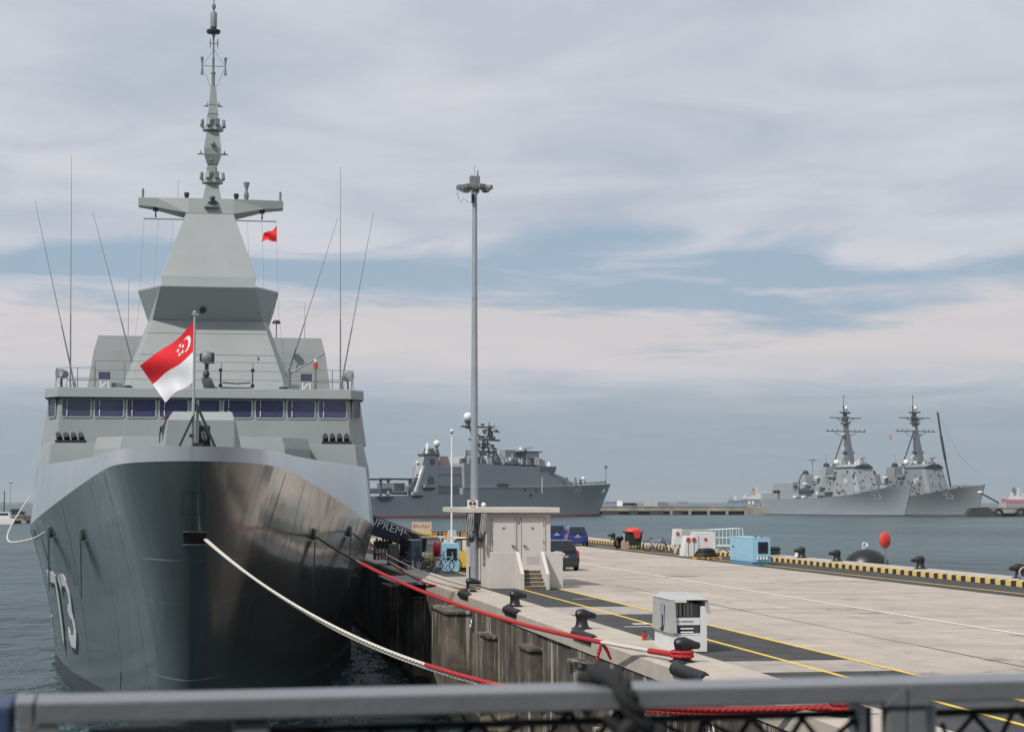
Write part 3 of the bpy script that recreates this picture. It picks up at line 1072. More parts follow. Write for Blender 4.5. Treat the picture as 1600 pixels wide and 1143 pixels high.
# aft block
body([(13.04, sym((6.85, 50), (7.0, 62))), (16.2, sym((6.42, 50.6), (6.5, 61))), (17.05, sym((6.2, 50.8), (6.25, 60.8)))]).build('aft_deckhouse', M_grey, frig, bevel=.02)
MB().cyl((3.64, 49.5, 16.9), (3.64, 49.5, 17.8), .03, .03, 6).sph((3.64, 49.5, 17.75), .24, 12, (1, 1, .75), lo=-.15).build('satellite_dome', M_dark, frig, smooth=True)
for x, zt_ in ((-4.6, 20.3), (5.3, 19.2)):
    MB().cyl((x, 51.5, 17), (x, 51.5, zt_), .02, .01, 5).build('thin_whip', M_greyd, frig)

# whip antennas
for a_, b_ in (((-6.61, 13.05), (-6.74, 24.8)), ((-6.40, 13.4), (-8.45, 22.47)), ((-3.50, 14.0), (-5.68, 22.06)),
               ((3.89, 13.9), (6.38, 22.02)), ((6.56, 13.05), (6.49, 24.6)), ((6.60, 13.6), (8.18, 22.4))):
    (x0, z0), (x1, z1) = a_, b_
    l1 = .33
    pts = [(x0 + (x1 - x0) * k_, 38, z0 + (z1 - z0) * k_) for k_ in (0, .02, .04, l1, l1 + .005, 1)]
    MB().tube(pts, [.09, .09, .045, .035, .024, .010], 6).build('whip_antenna', M_greyd, frig)
    if z0 > 13.1:
        MB().cyl((x0, 38, 13.04), (x0, 38, z0), .05, .05, 6).build('antenna_mount', M_greyd, frig)

# roof fittings of the bridge
rail = MB()


def railing(pts, h, n=3, r=.014):
    m_ = MB()
    for i in range(1, n + 1):
        m_.tube([(p[0], p[1], p[2] + h * i / n) for p in pts], r, 4)
    for p in pts:
        m_.tube([p, (p[0], p[1], p[2] + h)], r * 1.5, 5)
    return m_


railing([(-5.1, 33.0, 13.05), (-3.75, 33.0, 13.05), (-2.2, 33.0, 13.05), (-.7, 33.0, 13.05), (.7, 33.0, 13.05), (2.15, 33, 13.05), (3.6, 33, 13.05), (5.1, 33, 13.05)], 1.25).build('roof_railing', M_greyd, frig)
for sg in (-1, 1):
    railing([(sg * 5.1, 33.3, 13.05), (sg * 5.9, 33.3, 13.05), (sg * 6.9, 33.6, 13.05), (sg * 7.1, 38, 13.05), (sg * 7.1, 44, 13.05)], .95, 2).build('roof_railing', M_greyd, frig)
    MB().tube([(sg * 6.4, 33.1, 13.05), (sg * 6.35, 33.1, 13.42), (sg * 5.0, 33.1, 13.42)], .03, 6).build('grab_bar', M_greyd, frig)
    o = MB().cyl((sg * 6.75, 33.7, 13.75), (sg * 6.62, 34.3, 13.75), .22, .22, 16).sph((sg * 6.60, 34.4, 13.75), .21, 12).build('searchlight', M_greyd, frig, smooth=True)
    MB().cyl((sg * 6.76, 33.68, 13.75), (sg * 6.765, 33.65, 13.75), .19, .18, 16).build('searchlight_glass', mat('lamp_glass', (.35, .37, .38), .15, var=.1), o, smooth=True)
    MB().bx(sg * 6.68 - .03, sg * 6.68 + .03, 33.9, 34.2, 13.05, 13.55).build('searchlight_stand', M_dark, o)
    o = MB().bx(-.26, .26, -.06, .06, -.17, .17).build('floodlight', M_dark, frig, bevel=.015, loc=(sg * 4.66, 33.05, 13.62))
    MB().bx(-.23, .23, -.066, -.05, -.14, .14).build('floodlight_glass', M_glass, o)
    MB().bx(-.20, -.15, -.02, .02, -.57, -.17).bx(.15, .20, -.02, .02, -.57, -.17).hexa([(-.2, 0, -.55), (-.12, 0, -.55), (-.12, .03, -.55), (-.2, .03, -.55), (.12, 0, -.2), (.2, 0, -.2), (.2, .03, -.2), (.12, .03, -.2)]).build('floodlight_stand', M_white, o)
    MB().sph((sg * 3.6, 33.2, 13.1), .24, 10, (1, 1, .4)).build('roof_dome', M_dark, frig, smooth=True)
    MB().bx(sg * 4.1 - .25, sg * 4.1 + .25, 33.2, 33.6, 13.05, 13.3).build('roof_locker', M_greyd, frig, bevel=.02)
# raft rack
o = MB().tube([(.66, 33.0, 13.1), (.66, 33.0, 14.0)], .035, 6).tube([(2.15, 33.0, 13.1), (2.15, 33.0, 14.0)], .035, 6).build('raft_rack', M_dark, frig)
MB().tube([(.75, 32.98, 13.35), (1.4, 32.98, 13.30), (2.05, 32.98, 13.35)], .035, 6).tube([(.72, 32.98, 13.1), (2.1, 32.98, 13.1)], .03, 6).build('rack_bar', M_dark, o)
for x in (.66, 2.15):
    for z in (13.2, 13.92):
        MB().cyl((x - .02, 32.92, z), (x + .02, 32.85, z), .085, .085, 12).build('rack_wheel', M_dark, o, smooth=True)
# electro-optical director on a bracket
o = MB().hexa([(-.10, 34.6, 13.06), (.5, 35.3, 13.06), (.5, 35.6, 13.06), (-.1, 35.6, 13.06), (-.25, 34.3, 13.62), (.2, 34.3, 13.62), (.2, 35.3, 13.75), (-.25, 35.3, 13.75)]).build('director_bracket', M_greyd, frig)
MB().lathe((-.02, 34.5, 13.65), [(.13, 0), (.13, .12), (.18, .15), (.10, .38)], 12).build('director_base', M_dark, o, smooth=True)
MB().sph((.0, 34.5, 14.62), .34, 14, (1, 1, .95)).build('director_ball', M_greyd, o, smooth=True)
MB().bx(-.34, -.2, 34.3, 34.7, 14.45, 14.8).build('director_sensor', M_dark, o, bevel=.03)
MB().bx(.16, .36, 34.3, 34.7, 14.35, 14.85).build('director_sensor', M_dark, o, bevel=.03)
MB().cyl((0, 34.5, 14.05), (0, 34.5, 14.35), .1, .1, 10).build('director_neck', M_dark, o)
MB().bx(2.35, 2.55, 36.3, 36.5, 14.3, 14.36).cyl((2.45, 36.3, 14.36), (2.45, 36.3, 14.85), .05, .02, 6).build('wind_sensor', M_dark, frig)
# red lamp on a post and derrick arm
o = MB().cyl((5.11, 33.4, 13.05), (5.11, 33.4, 14.05), .05, .05, 8).build('lamp_post', M_greyd, frig)
MB().lathe((5.11, 33.4, 14.05), [(.07, 0), (.1, .02), (.1, .3), (.07, .32)], 10).build('red_lamp', M_red, o, smooth=True)
MB().lathe((5.11, 33.4, 14.38), [(.05, 0), (.07, .02), (.07, .12), (.03, .14)], 10).build('white_lamp', M_white, o, smooth=True)
MB().tube([(3.95, 34.5, 13.9), (5.6, 34.5, 14.9)], .045, 6).cyl((3.9, 34.5, 13.05), (3.9, 34.5, 14.0), .09, .09, 8).build('derrick', M_greyd, frig)

for z_, hw_ in ((14.9, 3.27), (16.0, 2.93)):
    MB().bx(-hw_, hw_, 37.4 - (16.68 - z_) * .55 - .012, 37.4 - (16.68 - z_) * .55 + .05, z_ - .012, z_ + .012).build('plate_seam', M_greyd, frig)
# gun
g = body([(8.45, [(-1.20, 12.9), (1.32, 12.9), (1.80, 14.2), (1.6, 16.8), (-1.6, 16.8), (-1.62, 14.2)]),
          (10.72, [(-1.08, 12.9), (1.26, 12.9), (1.32, 13.7), (1.25, 16.3), (-1.1, 16.3), (-1.16, 13.7)]),
          (11.04, [(-.92, 13.3), (1.18, 13.3), (1.2, 13.8), (1.15, 16.0), (-.95, 16.0), (-.96, 13.8)])]).build('gun_turret', M_grey, frig, bevel=.015)
MB().hexa([(-1.20, 12.3, 8.45), (.02, 12.3, 8.45), (.02, 12.95, 8.45), (-1.20, 12.95, 8.45), (-1.08, 12.3, 10.70), (.02, 12.3, 10.70), (.02, 12.95, 10.71), (-1.08, 12.95, 10.71)]).build('turret_cheek', M_grey, g, bevel=.01)
MB().hexa([(.42, 12.3, 8.45), (1.32, 12.3, 8.45), (1.32, 12.95, 8.45), (.42, 12.95, 8.45), (.42, 12.3, 10.70), (1.26, 12.3, 10.70), (1.26, 12.95, 10.71), (.42, 12.95, 10.71)]).build('turret_cheek', M_grey, g, bevel=.01)
MB().bx(.021, .419, 12.7, 12.94, 8.6, 10.5).build('gun_slot', M_dark, g)
MB().cyl((.22, 12.6, 10.05), (.22, 9.6, 10.12), .10, .075, 14).lathe((0, 0, 0), [(.001, 0)], 3).build('gun_barrel', M_greyd, g, smooth=True)
MB().cyl((.22, 9.62, 10.12), (.22, 9.58, 10.12), .05, .05, 12).build('gun_muzzle', M_dark, g)
MB().bx(-2.3, 2.3, 17.4, 22.9, 8.4, 9.348).build('raised_deck', M_grey, frig, bevel=.03)
# jackstaff
o = MB().cyl((0, 2.8, 8.5), (0, 2.8, 13.55), .05, .035, 10).cyl((.12, 2.9, 8.5), (.12, 2.9, 10.9), .045, .045, 8).build('jackstaff', M_frame, frig, smooth=True)
MB().tube([(-.52, 2.4, 9.2), (.02, 2.8, 10.45)], .035, 6).tube([(.78, 2.6, 9.2), (.10, 2.85, 10.75)], .045, 6).tube([(-.6, 2.4, 9.43), (.8, 2.5, 9.43)], .02, 5).build('jackstaff_brace', M_dark, o)
MB().sph((0, 2.8, 13.58), .06, 8).bx(-.09, .12, 2.75, 2.85, 13.5, 13.54).build('jackstaff_truck', M_frame, o)
MB().cyl((-.06, 2.7, 9.75), (-.06, 2.7, 9.85), .06, .06, 8).bx(.0, .3, 2.6, 2.9, 9.40, 9.58).build('cleat', M_dark, o)

# ------------------------------------------------------------------ flags
def flag_pt(u, v, HT, HB, FT, FB, amp=.10, fr=2.2):
    """u from hoist to fly, v from top to bottom"""
    a_ = Vector(HT).lerp(Vector(FT), u)
    b_ = Vector(HB).lerp(Vector(FB), u)
    p = a_.lerp(b_, v)
    ph = fr * math.pi * u + 1.6 * v
    p.y += amp * math.sin(ph) * (.15 + u) + .05 * math.sin(5 * u + 7 * v)
    p.z += -.10 * math.sin(math.pi * u) * (1 - v) + .05 * math.sin(math.pi * u) * v + .03 * math.sin(9 * u + 2)
    return p


def flag_sheet(v0, v1, corners, n=22, m=10, lift=0, u0=0.0, u1=1.0, amp=.10):
    rows = []
    for j in range(m + 1):
        v = v0 + (v1 - v0) * j / m
        rows.append([flag_pt(u0 + (u1 - u0) * i / n, v, *corners, amp=amp) + Vector((0, lift, 0)) for i in range(n + 1)])
    return MB().loft(rows, False)


M_flagr = mat('flag_red_cloth', (.72, .015, .025), .8, var=.08)
M_flagw = mat('flag_white_cloth', (.80, .80, .84), .8, var=.04)
CR = ((-.03, 2.8, 13.28), (-.03, 2.8, 11.42), (-1.66, 3.3, 12.0), (-.86, 3.1, 10.86))
fp = thing('national_flag', 'red and white flag with a crescent and five stars flying from the bow jackstaff', 'flag', frig.location, FRZ)
flag_sheet(0, .5, CR).build('red_band', M_flagr, fp, smooth=True)
flag_sheet(.5, 1, CR).build('white_band', M_flagw, fp, smooth=True)


def on_flag(pts, name):
    """flat print on both faces of the cloth; pts in (u, v)"""
    m_ = MB()
    for lift in (-.008, .008):
        b_ = [flag_pt(u, v, *CR) + Vector((0, lift, 0)) for u, v in pts]
        cxy = sum((Vector(p) for p in b_), Vector()) / len(b_)
        k_ = len(b_)
        m_.add([cxy] + b_, [(0, i + 1, (i + 1) % k_ + 1) for i in range(k_)])
    return m_.build(name, M_flagw, fp)


# crescent: outer arc less an inner arc, made of slivers
cres = []
cu, cv, rr = .15, .25, .125
for i in range(13):
    a = R(70 + 220 * i / 12)
    cres.append((cu + rr * .75 * math.cos(a), cv + rr * math.sin(a)))
inn = []
for i in range(13):
    a = R(78 + 204 * i / 12)
    inn.append((cu + .035 + rr * .62 * math.cos(a), cv + rr * .84 * math.sin(a)))
m_ = MB()
for lift in (-.008, .008):
    va = [flag_pt(u, v, *CR) + Vector((0, lift, 0)) for u, v in cres]
    vb = [flag_pt(u, v, *CR) + Vector((0, lift, 0)) for u, v in inn]
    m_.add(va + vb, [(i, i + 1, 13 + i + 1, 13 + i) for i in range(12)])
m_.build('crescent', M_flagw, fp)
for k_ in range(5):
    a = R(90 + 72 * k_)
    su, sv = .27 + .055 * math.cos(a), .25 - .085 * math.sin(a)
    st_ = []
    for i in range(10):
        b_ = R(90 + 36 * i)
        r_ = .042 if i % 2 == 0 else .018
        st_.append((su + r_ * .8 * math.cos(b_), sv - r_ * math.sin(b_)))
    on_flag(st_, 'star')
CR2 = ((3.38, 40, 21.82), (3.40, 40, 21.0), (2.72, 40.1, 21.5), (2.62, 40.1, 21.05))
f2 = tag(flag_sheet(0, 1, CR2, 14, 8, amp=.06).build('signal_flag', M_flagr, None, smooth=True), 'small red signal flag hanging from the yard high beside the pyramid mast', 'flag')
f2.location = frig.location
f2.rotation_euler.z = FRZ

# ------------------------------------------------------------------ mooring lines
def rope_mb(pts, r, k=10, twist=True):
    """laid rope: two strands of small tubes twisted round the line"""
    P = catmull(pts, k)
    if not twist:
        return MB().tube(P, r, 8)
    return MB().tube(P, r, 8)


def sag(a, b_, d, n=14):
    a, b_ = Vector(a), Vector(b_)
    return [a.lerp(b_, i / n) - Vector((0, 0, d * 4 * (i / n) * (1 - i / n))) for i in range(n + 1)]


def rope_mat(name, c1, c2, sc_=30.0):
    m = bpy.data.materials.new(name)
    m.use_nodes = True
    t = m.node_tree
    b = t.nodes['Principled BSDF']
    b.inputs['Roughness'].default_value = .85
    c = t.nodes.new('ShaderNodeTexCoord')
    w = N(t, 'ShaderNodeTexWave', Scale=sc_, Distortion=1.2, Detail=2.0, _bands_direction='DIAGONAL')
    t.links.new(c.outputs['Object'], w.inputs['Vector'])
    n_ = N(t, 'ShaderNodeTexNoise', Scale=3.0, Detail=4.0)
    t.links.new(c.outputs['Object'], n_.inputs['Vector'])
    col = mixc(t, w.outputs[0], c2, c1)
    col = mixc(t, mth(t, 'MULTIPLY', n_.outputs[0], .35), col, tuple(x * .6 for x in c1))
    t.links.new(col, b.inputs['Base Color'])
    bm_ = N(t, 'ShaderNodeBump', Strength=.8, Distance=.02)
    t.links.new(w.outputs[0], bm_.inputs['Height'])
    t.links.new(bm_.outputs[0], b.inputs['Normal'])
    return m


RW = rope_mat('white_rope', (.80, .76, .68), (.42, .38, .32), 5)
RR = rope_mat('red_rope_sleeve', (.62, .035, .035), (.30, .015, .02), 7)
RG = rope_mat('weathered_line', (.30, .28, .24), (.12, .11, .1), 6)


def pw(x, y, z):
    return Vector((x, y, z))


# white double hawser from the bow hawse to the nearest bollard
H0 = fw(*bow_pt(.40, 6.68, .05))
Bn = pw(10.08, 28.6, QZ + .15)
line = sag(H0, Bn, 1.50, 24)
o = thing('white_hawser', 'thick white double hawser sagging from the bow hawse towards the pier', 'mooring line', H0)
for dz, dx in ((.0, 0), (-.085, .05)):
    pts = [p - H0 + Vector((dx, 0, dz * min(1, i / 8))) for i, p in enumerate(line)]
    k1 = 13
    MB().tube(catmull(pts[:k1 + (0 if dz == 0 else 2)], 3), .038, 8).build('rope_strand', RW, o, smooth=True)
    MB().tube(catmull(pts[k1 - 1 + (0 if dz == 0 else 2):], 3), .045, 8).build('red_sleeve', RR, o, smooth=True)
wr = MB()
for z in (.10, .19):
    wr.torus((Bn.x - H0.x + .06, Bn.y - H0.y - .2, QZ + .02 + z - H0.z + .02), .215, .042, 'z', 18, 6)
wr.build('rope_turn', RR, o, smooth=True)

# red sleeved line from the forward fairlead to the bollard by the cabinet
H1 = fw(hullW(17, 6.6) + .1, 16.9, 6.45)
Bq = pw(9.98, 38.3, QZ + .18)
line = sag(H1, Bq, .62, 24)
o = thing('red_mooring_line', 'red sleeved mooring line from the hull fairlead to the bollard by the white cabinet', 'mooring line', H1)
pts = [p - H1 for p in line]
MB().tube(catmull(pts[:6], 3), .030, 7).build('bare_line', RG, o, smooth=True)
MB().tube([p + Vector((.05, 0, -.07)) for p in catmull(pts[:6], 3)], .022, 7).build('bare_line', RG, o, smooth=True)
MB().tube(catmull(pts[5:22], 3), .058, 8).build('red_sleeve', RR, o, smooth=True)
MB().tube(catmull(pts[21:23] + [pts[23]], 3), .045, 8).build('white_splice', RW, o, smooth=True)
MB().tube(catmull(pts[23:], 3), .065, 8).build('red_sleeve', RR, o, smooth=True)
wr = MB()
for z in (.13, .21):
    wr.torus((Bq.x - H1.x + .16, Bq.y - H1.y + .1, QZ + .02 + z - H1.z), .215, .045, 'z', 18, 6)
wr.build('rope_turn', RR, o, smooth=True)
for dx, c_ in ((-.05, RR), (.10, RR)):
    k_ = pts[21]
    MB().tube([k_, k_ + Vector((dx, .0, -.15)), k_ + Vector((dx * 2.2, .02, -.40))], [.03, .045, .03], 6).build('rag_tail', RR, o, smooth=True)

# pale lines from the second fairlead to the bollard at the hut, one with a red sleeve
H2 = fw(hullW(23.5, 6.6) + .1, 23.5, 6.5)
Bh = pw(10.1, 69.2, QZ + .22)
o = thing('pale_mooring_line', 'thin pale mooring line from the aft fairlead to the bollard at the hut corner', 'mooring line', H2)
for dz, s_ in ((0, .28), (-.12, .40)):
    pts = [p - H2 + Vector((0, 0, dz * min(1, i / 4))) for i, p in enumerate(sag(H2, Bh, s_))]
    MB().tube(pts, .022, 6).build('bare_line', RG, o, smooth=True)
H3 = fw(8.0, 45, 6.4)
Bh2 = pw(10.1, 69.3, QZ + .15)
o = thing('dark_red_line', 'dark red sleeved line in the shadow running to the bollard at the hut corner', 'mooring line', Bh2)
pts = [p - Bh2 for p in sag(Bh2, H3, .9)]
MB().tube(pts, .035, 6).build('red_sleeve', RR, o, smooth=True)
wr = MB()
for z in (.11, .20, .27):
    wr.torus((.18, 0, z - .15 + .02), .225, .03, 'z', 18, 6)
wr.build('rope_turn', RG, o, smooth=True)
# slack white line looped at the starboard bow
A1 = fw(-hullW(24, 6.6) - .1, 23.9, 6.55)
A2 = fw(-8.25, 36, 8.0)
pts = [A1, fw(-hullW(26, 6.0) - .4, 25.5, 6.25), fw(-8.05, 27.5, 6.05), fw(-8.55, 30, 6.25), fw(-8.62, 33, 6.9), A2]
o = tag(rope_mb([p - A1 for p in pts], .038).build('slack_white_line', RW, None, smooth=True, loc=A1), 'slack white line looped round the starboard side of the frigate bow', 'mooring line')

# sailor behind the gun
def person_mb(pose=0, sc_=1.0):
    import bmesh
    J = {0: (0, 0, .95), 1: (0, 0, 1.18), 2: (0, 0, 1.42), 3: (0, 0, 1.54), 4: (0, .01, 1.62), 5: (0, 0, 1.72),
         6: (.10, 0, .90), 7: (.11, 0, .5), 8: (.11, .02, .08), 9: (.11, -.10, .03),
         10: (-.10, 0, .90), 11: (-.11, 0, .5), 12: (-.11, .02, .08), 13: (-.11, -.10, .03),
         14: (.19, 0, 1.38), 15: (.25, .02, 1.1), 16: (.25, -.05, .85), 17: (.25, -.06, .76),
         18: (-.19, 0, 1.38), 19: (-.25, .02, 1.1), 20: (-.25, -.05, .85), 21: (-.25, -.06, .76)}
    Rd = [.15, .15, .16, .06, .09, .09, .09, .06, .045, .04, .09, .06, .045, .04, .07, .05, .035, .035, .07, .05, .035, .035]
    E_ = [(0, 1), (1, 2), (2, 3), (3, 4), (4, 5), (0, 6), (6, 7), (7, 8), (8, 9), (0, 10), (10, 11), (11, 12), (12, 13), (2, 14), (14, 15), (15, 16), (16, 17), (2, 18), (18, 19), (19, 20), (20, 21)]
    me = bpy.data.meshes.new('p')
    me.from_pydata([J[i] for i in range(22)], E_, [])
    o_ = bpy.data.objects.new('p', me)
    COL.objects.link(o_)
    md = o_.modifiers.new('s', 'SKIN')
    for i, v in enumerate(me.skin_vertices[0].data):
        v.radius = (Rd[i], Rd[i] * .75)
        v.use_root = i == 0
    o_.modifiers.new('u', 'SUBSURF').levels = 1
    dg = bpy.context.evaluated_depsgraph_get()
    m2 = bpy.data.meshes.new_from_object(o_.evaluated_get(dg))
    mb = MB()
    mb.v = [tuple(v.co) for v in m2.vertices]
    mb.f = [tuple(p.vertices) for p in m2.polygons]
    bpy.data.objects.remove(o_)
    return mb


PERS = person_mb()
M_cov = mat('navy_coverall', (.05, .06, .08), .9, var=.2, nscale=5)
M_skin = mat('skin', (.35, .19, .12), .6)
o = thing('person', 'sailor in a dark cap and blue grey coverall standing on the foredeck beside the gun', 'person', fw(-1.42, 20, 8.42 + .97), FRZ)
o.location = fw(-1.38, 20, 9.35)
PERS.build('body', M_cov, o, smooth=True)
MB().sph((0, 0, 1.70), .105, 10, (1, 1.1, 1.2)).build('face', M_skin, o, smooth=True)
MB().sph((0, .01, 1.76), .125, 12, (1, 1.1, .8), lo=-.1).bx(-.09, .09, -.22, -.08, 1.745, 1.765).build('cap', M_dark, o, smooth=True)

# ------------------------------------------------------------------ THE SHIP WE STAND ON: handrail, net, hull edge
M_rail = mat('handrail_paint', (.17, .18, .195), .38, var=.08, nscale=6, bump=.1, bscale=40)
M_raild = mat('blue_grey_cover', (.035, .06, .13), .6, var=.2, nscale=8)
M_own = mat('own_hull_grey', (.10, .11, .115), .5, var=.1)
RY = R(-4.6)                       # the rail runs slightly away to the right
ra = thing('handrail', 'flat grey steel handrail with posts across the foreground', 'railing', (0, 3.42, 7.405), 0)
RM = Matrix.Rotation(R(-2.0), 4, 'Z')


def cam_xy(x, d):
    """ground-plan point d metres ahead of the lens and x metres to its side"""
    a = R(YAW)
    return Vector((x * math.cos(a) + d * math.sin(a), -x * math.sin(a) + d * math.cos(a)))


RA, RB = cam_xy(-.83, 3.09), cam_xy(1.10, 3.52)
rdir = (RB - RA).normalized()
rlen = (RB - RA).length
rang = math.atan2(rdir.y, rdir.x)
ra.location = (RA.x, RA.y, 7.468)
ra.rotation_euler.z = rang
# local x along the rail, y away from us, z = 0 at the top face
JL, JP = .040, 1.593
MB().bx(JL + .004, JP - .0, 0, .15, -.036, 0).build('top_rail', M_rail, ra, bevel=.004)
MB().bx(JP + .004, 3.4, 0, .15, -.036, 0).build('top_rail', M_rail, ra, bevel=.004)
MB().hexa([(JL - .020, -.001, -.05), (JL, -.001, -.05), (JL, .15, -.05), (JL - .028, .15, -.05), (JL - .030, -.001, .001), (JL, -.001, .001), (JL, .15, .001), (JL - .032, .15, .001)]).build('end_plate', M_rail, ra, bevel=.003)
MB().hexa([(-1.6, .0, -.07), (JL - .035, .0, -.07), (JL - .035, .2, -.07), (-1.6, .2, -.07), (-1.6, .0, -.012), (JL - .036, .0, -.004), (JL - .036, .2, -.004), (-1.6, .2, -.012)]).build('rail_cover', M_raild, ra, bevel=.006)
MB().bx(JP - .036, JP - .0, .002, .038, -1.1, -.037).build('post', M_rail, ra, bevel=.003)
MB().bx(JP + .003, JP + .038, .002, .038, -1.1, -.037).build('post', M_rail, ra, bevel=.003)
for sg in (-1, 1):
    MB().hexa([(JP + sg * .002, -.003, -.040), (JP + sg * .046, -.003, -.040), (JP + sg * .046, .01, -.040), (JP + sg * .002, .01, -.040),
               (JP + sg * .002, -.003, -.006), (JP + sg * .006, -.003, -.006), (JP + sg * .006, .01, -.006), (JP + sg * .002, .01, -.006)]).build('mitre_plate', M_rail, ra)
MB().bx(JL + .004, JL + .04, .004, .04, -1.1, -.041).build('post', M_rail, ra, bevel=.003)
MB().bx(.37, .43, .01, .05, -.075, -.041).build('net_clip', M_rail, ra, bevel=.004)
MB().bx(.13, .36, .02, .06, -.062, -.050).build('lower_strip', M_rail, ra, bevel=.003)
for x0, x1 in ((.43, JP - .055), (JP + .06, 3.3)):
    MB().tube([(x0, .07, -.064), (x1, .07, -.060)], .0075, 6).build('net_bar', M_dark, ra)
for x in (JP - .075, JP - .064, JP + .064):
    MB().bx(x, x + .006, .03, .1, -.3, -.045).build('net_strip', M_white if x != JP - .064 else M_raild, ra)
# net of black cord, knotted in diamonds
nb = MB()
cell = .088
x0n, x1n = .30, 3.2
for fam in (1, -1):
    k_ = 0
    x = x0n - 1.0
    while x < x1n + 1.0:
        pts = []
        for j in range(11):
            z = -.064 - j * .042
            xx = x + fam * j * .044 * .95 + .012 * math.sin(j * 3.1 + x * 9) + .006 * math.sin(j * 1.7 + x * 31)
            if x0n < xx < x1n and not (JP - .06 < xx < JP + .06):
                pts.append((xx, .07 + .015 * math.sin(xx * 7 + j), z - .014 * math.sin(xx * 5) - .008 * math.sin(xx * 57)))
            else:
                if len(pts) > 1:
                    nb.tube(pts, .0050, 6)
                pts = []
        if len(pts) > 1:
            nb.tube(pts, .0050, 6)
        x += cell
M_cord = mat('black_cord', (.010, .011, .012), .8, var=.2, nscale=30)
nt = tag(nb.build('safety_net', M_cord, None, smooth=True, loc=ra.location), 'black knotted cord net hanging under the foreground handrail', 'net')
nt.rotation_euler.z = rang
# black rope hitched over the rail
kx = 1.055
rp = thing('black_rope_hitch', 'thick black rope hitched over the foreground handrail with a bulky knot', 'rope', ra.location, rang)
over = [(kx - .030, .16, -.05), (kx - .028, .15, .002), (kx - .018, .10, .020), (kx - .010, .02, .017), (kx - .002, -.014, -.008), (kx + .012, -.018, -.04), (kx + .025, -.016, -.075), (kx + .03, .0, -.11)]
P = catmull(over, 6)
for ph in (0, 2.1, 4.2):
    strand = []
    for i, p in enumerate(P):
        a = ph + i * .42
        strand.append(p + Vector((math.cos(a) * .0095, math.sin(a) * .0055, math.sin(a) * .0075)))
    MB().tube(strand, .0115, 8).build('rope_strand', M_cord, rp, smooth=True)
for i, (cx_, cz, r_, tilt) in enumerate(((kx + .015, -.085, .030, 20), (kx + .03, -.105, .034, -25), (kx + .0, -.115, .034, 60), (kx + .045, -.09, .026, 80), (kx + .02, -.14, .036, 5))):
    MB().torus((0, 0, 0), r_, .015, 'y', 18, 8).xf(Matrix.Translation((cx_, -.01 + .008 * i, cz)) @ Matrix.Rotation(R(tilt), 4, 'Z') @ Matrix.Rotation(R(tilt * .7), 4, 'X')).build('knot_turn', M_cord, rp, smooth=True)
MB().tube([(kx - .04, .0, -.045), (kx - .015, -.01, -.065), (kx + .01, -.01, -.09)], [.006, .014, .015], 8).build('rope_tail', M_cord, rp, smooth=True)
MB().tube([(kx + .05, .0, -.075), (kx + .075, -.01, -.12), (kx + .09, .01, -.19)], [.015, .014, .012], 8).build('rope_tail', M_cord, rp, smooth=True)
ow = thing('our_ship', 'grey stern of the ship that carries the foreground handrail', 'ship', (0, 0, 0))
MB().hexa([(-18, -40, -2), (7.5, -40, -2), (7.3, 3.3, -2), (-14, 3.3, -2), (-18, -40, 6.3), (8.0, -40, 6.3), (7.8, 3.9, 6.3), (-15, 3.9, 6.3)]).build('hull', M_own, ow, bevel=.1)
MB().bx(-14, 7.6, -38, 3.7, 6.3, 6.36).build('deck', M_greyd, ow)
MB().hexa([(-11, -36, 6.36), (6.5, -36, 6.36), (6.5, -1.6, 6.36), (-11, -1.6, 6.36), (-10, -36, 20), (5.5, -36, 20), (5.5, -4.0, 20), (-10, -4.0, 20)]).build('superstructure', M_own, ow, bevel=.1)

# ------------------------------------------------------------------ HUT on the pier
M_hut = mat('hut_plaster', (.57, .53, .505), .8, var=.05, nscale=1.2, streak=.35, sscale=2.5, streakcol=(.38, .34, .31), bump=.1, bscale=30)
M_hutd = mat('hut_door_paint', (.58, .535, .51), .55, var=.04)
M_roof = mat('hut_roof_slab', (.58, .54, .49), .8, var=.08, nscale=2, dirt=.25, dirtcol=(.3, .27, .24))
HX, HY = 11.32, 73.2
hut = thing('service_hut', 'small cream service hut with two doors, raised porch and concrete steps', 'hut', (HX, HY, QZ))
W_, D_ = 2.62, 5.4
FZ = .72
MB().bx(0, W_, 0, .25, 0, 2.95).build('front_wall', M_hut, hut)
MB().bx(0, .2, .251, D_, 0, 2.95).build('side_wall', M_hut, hut)
MB().bx(W_ - .2, W_, .251, D_, 0, 2.95).build('side_wall', M_hut, hut)
MB().bx(.201, W_ - .201, D_ - .2, D_, 0, 2.95).build('back_wall', M_hut, hut)
MB().bx(-.98, W_ + .34, -.24, D_ + .3, 2.952, 3.16).build('roof', M_roof, hut, bevel=.02)
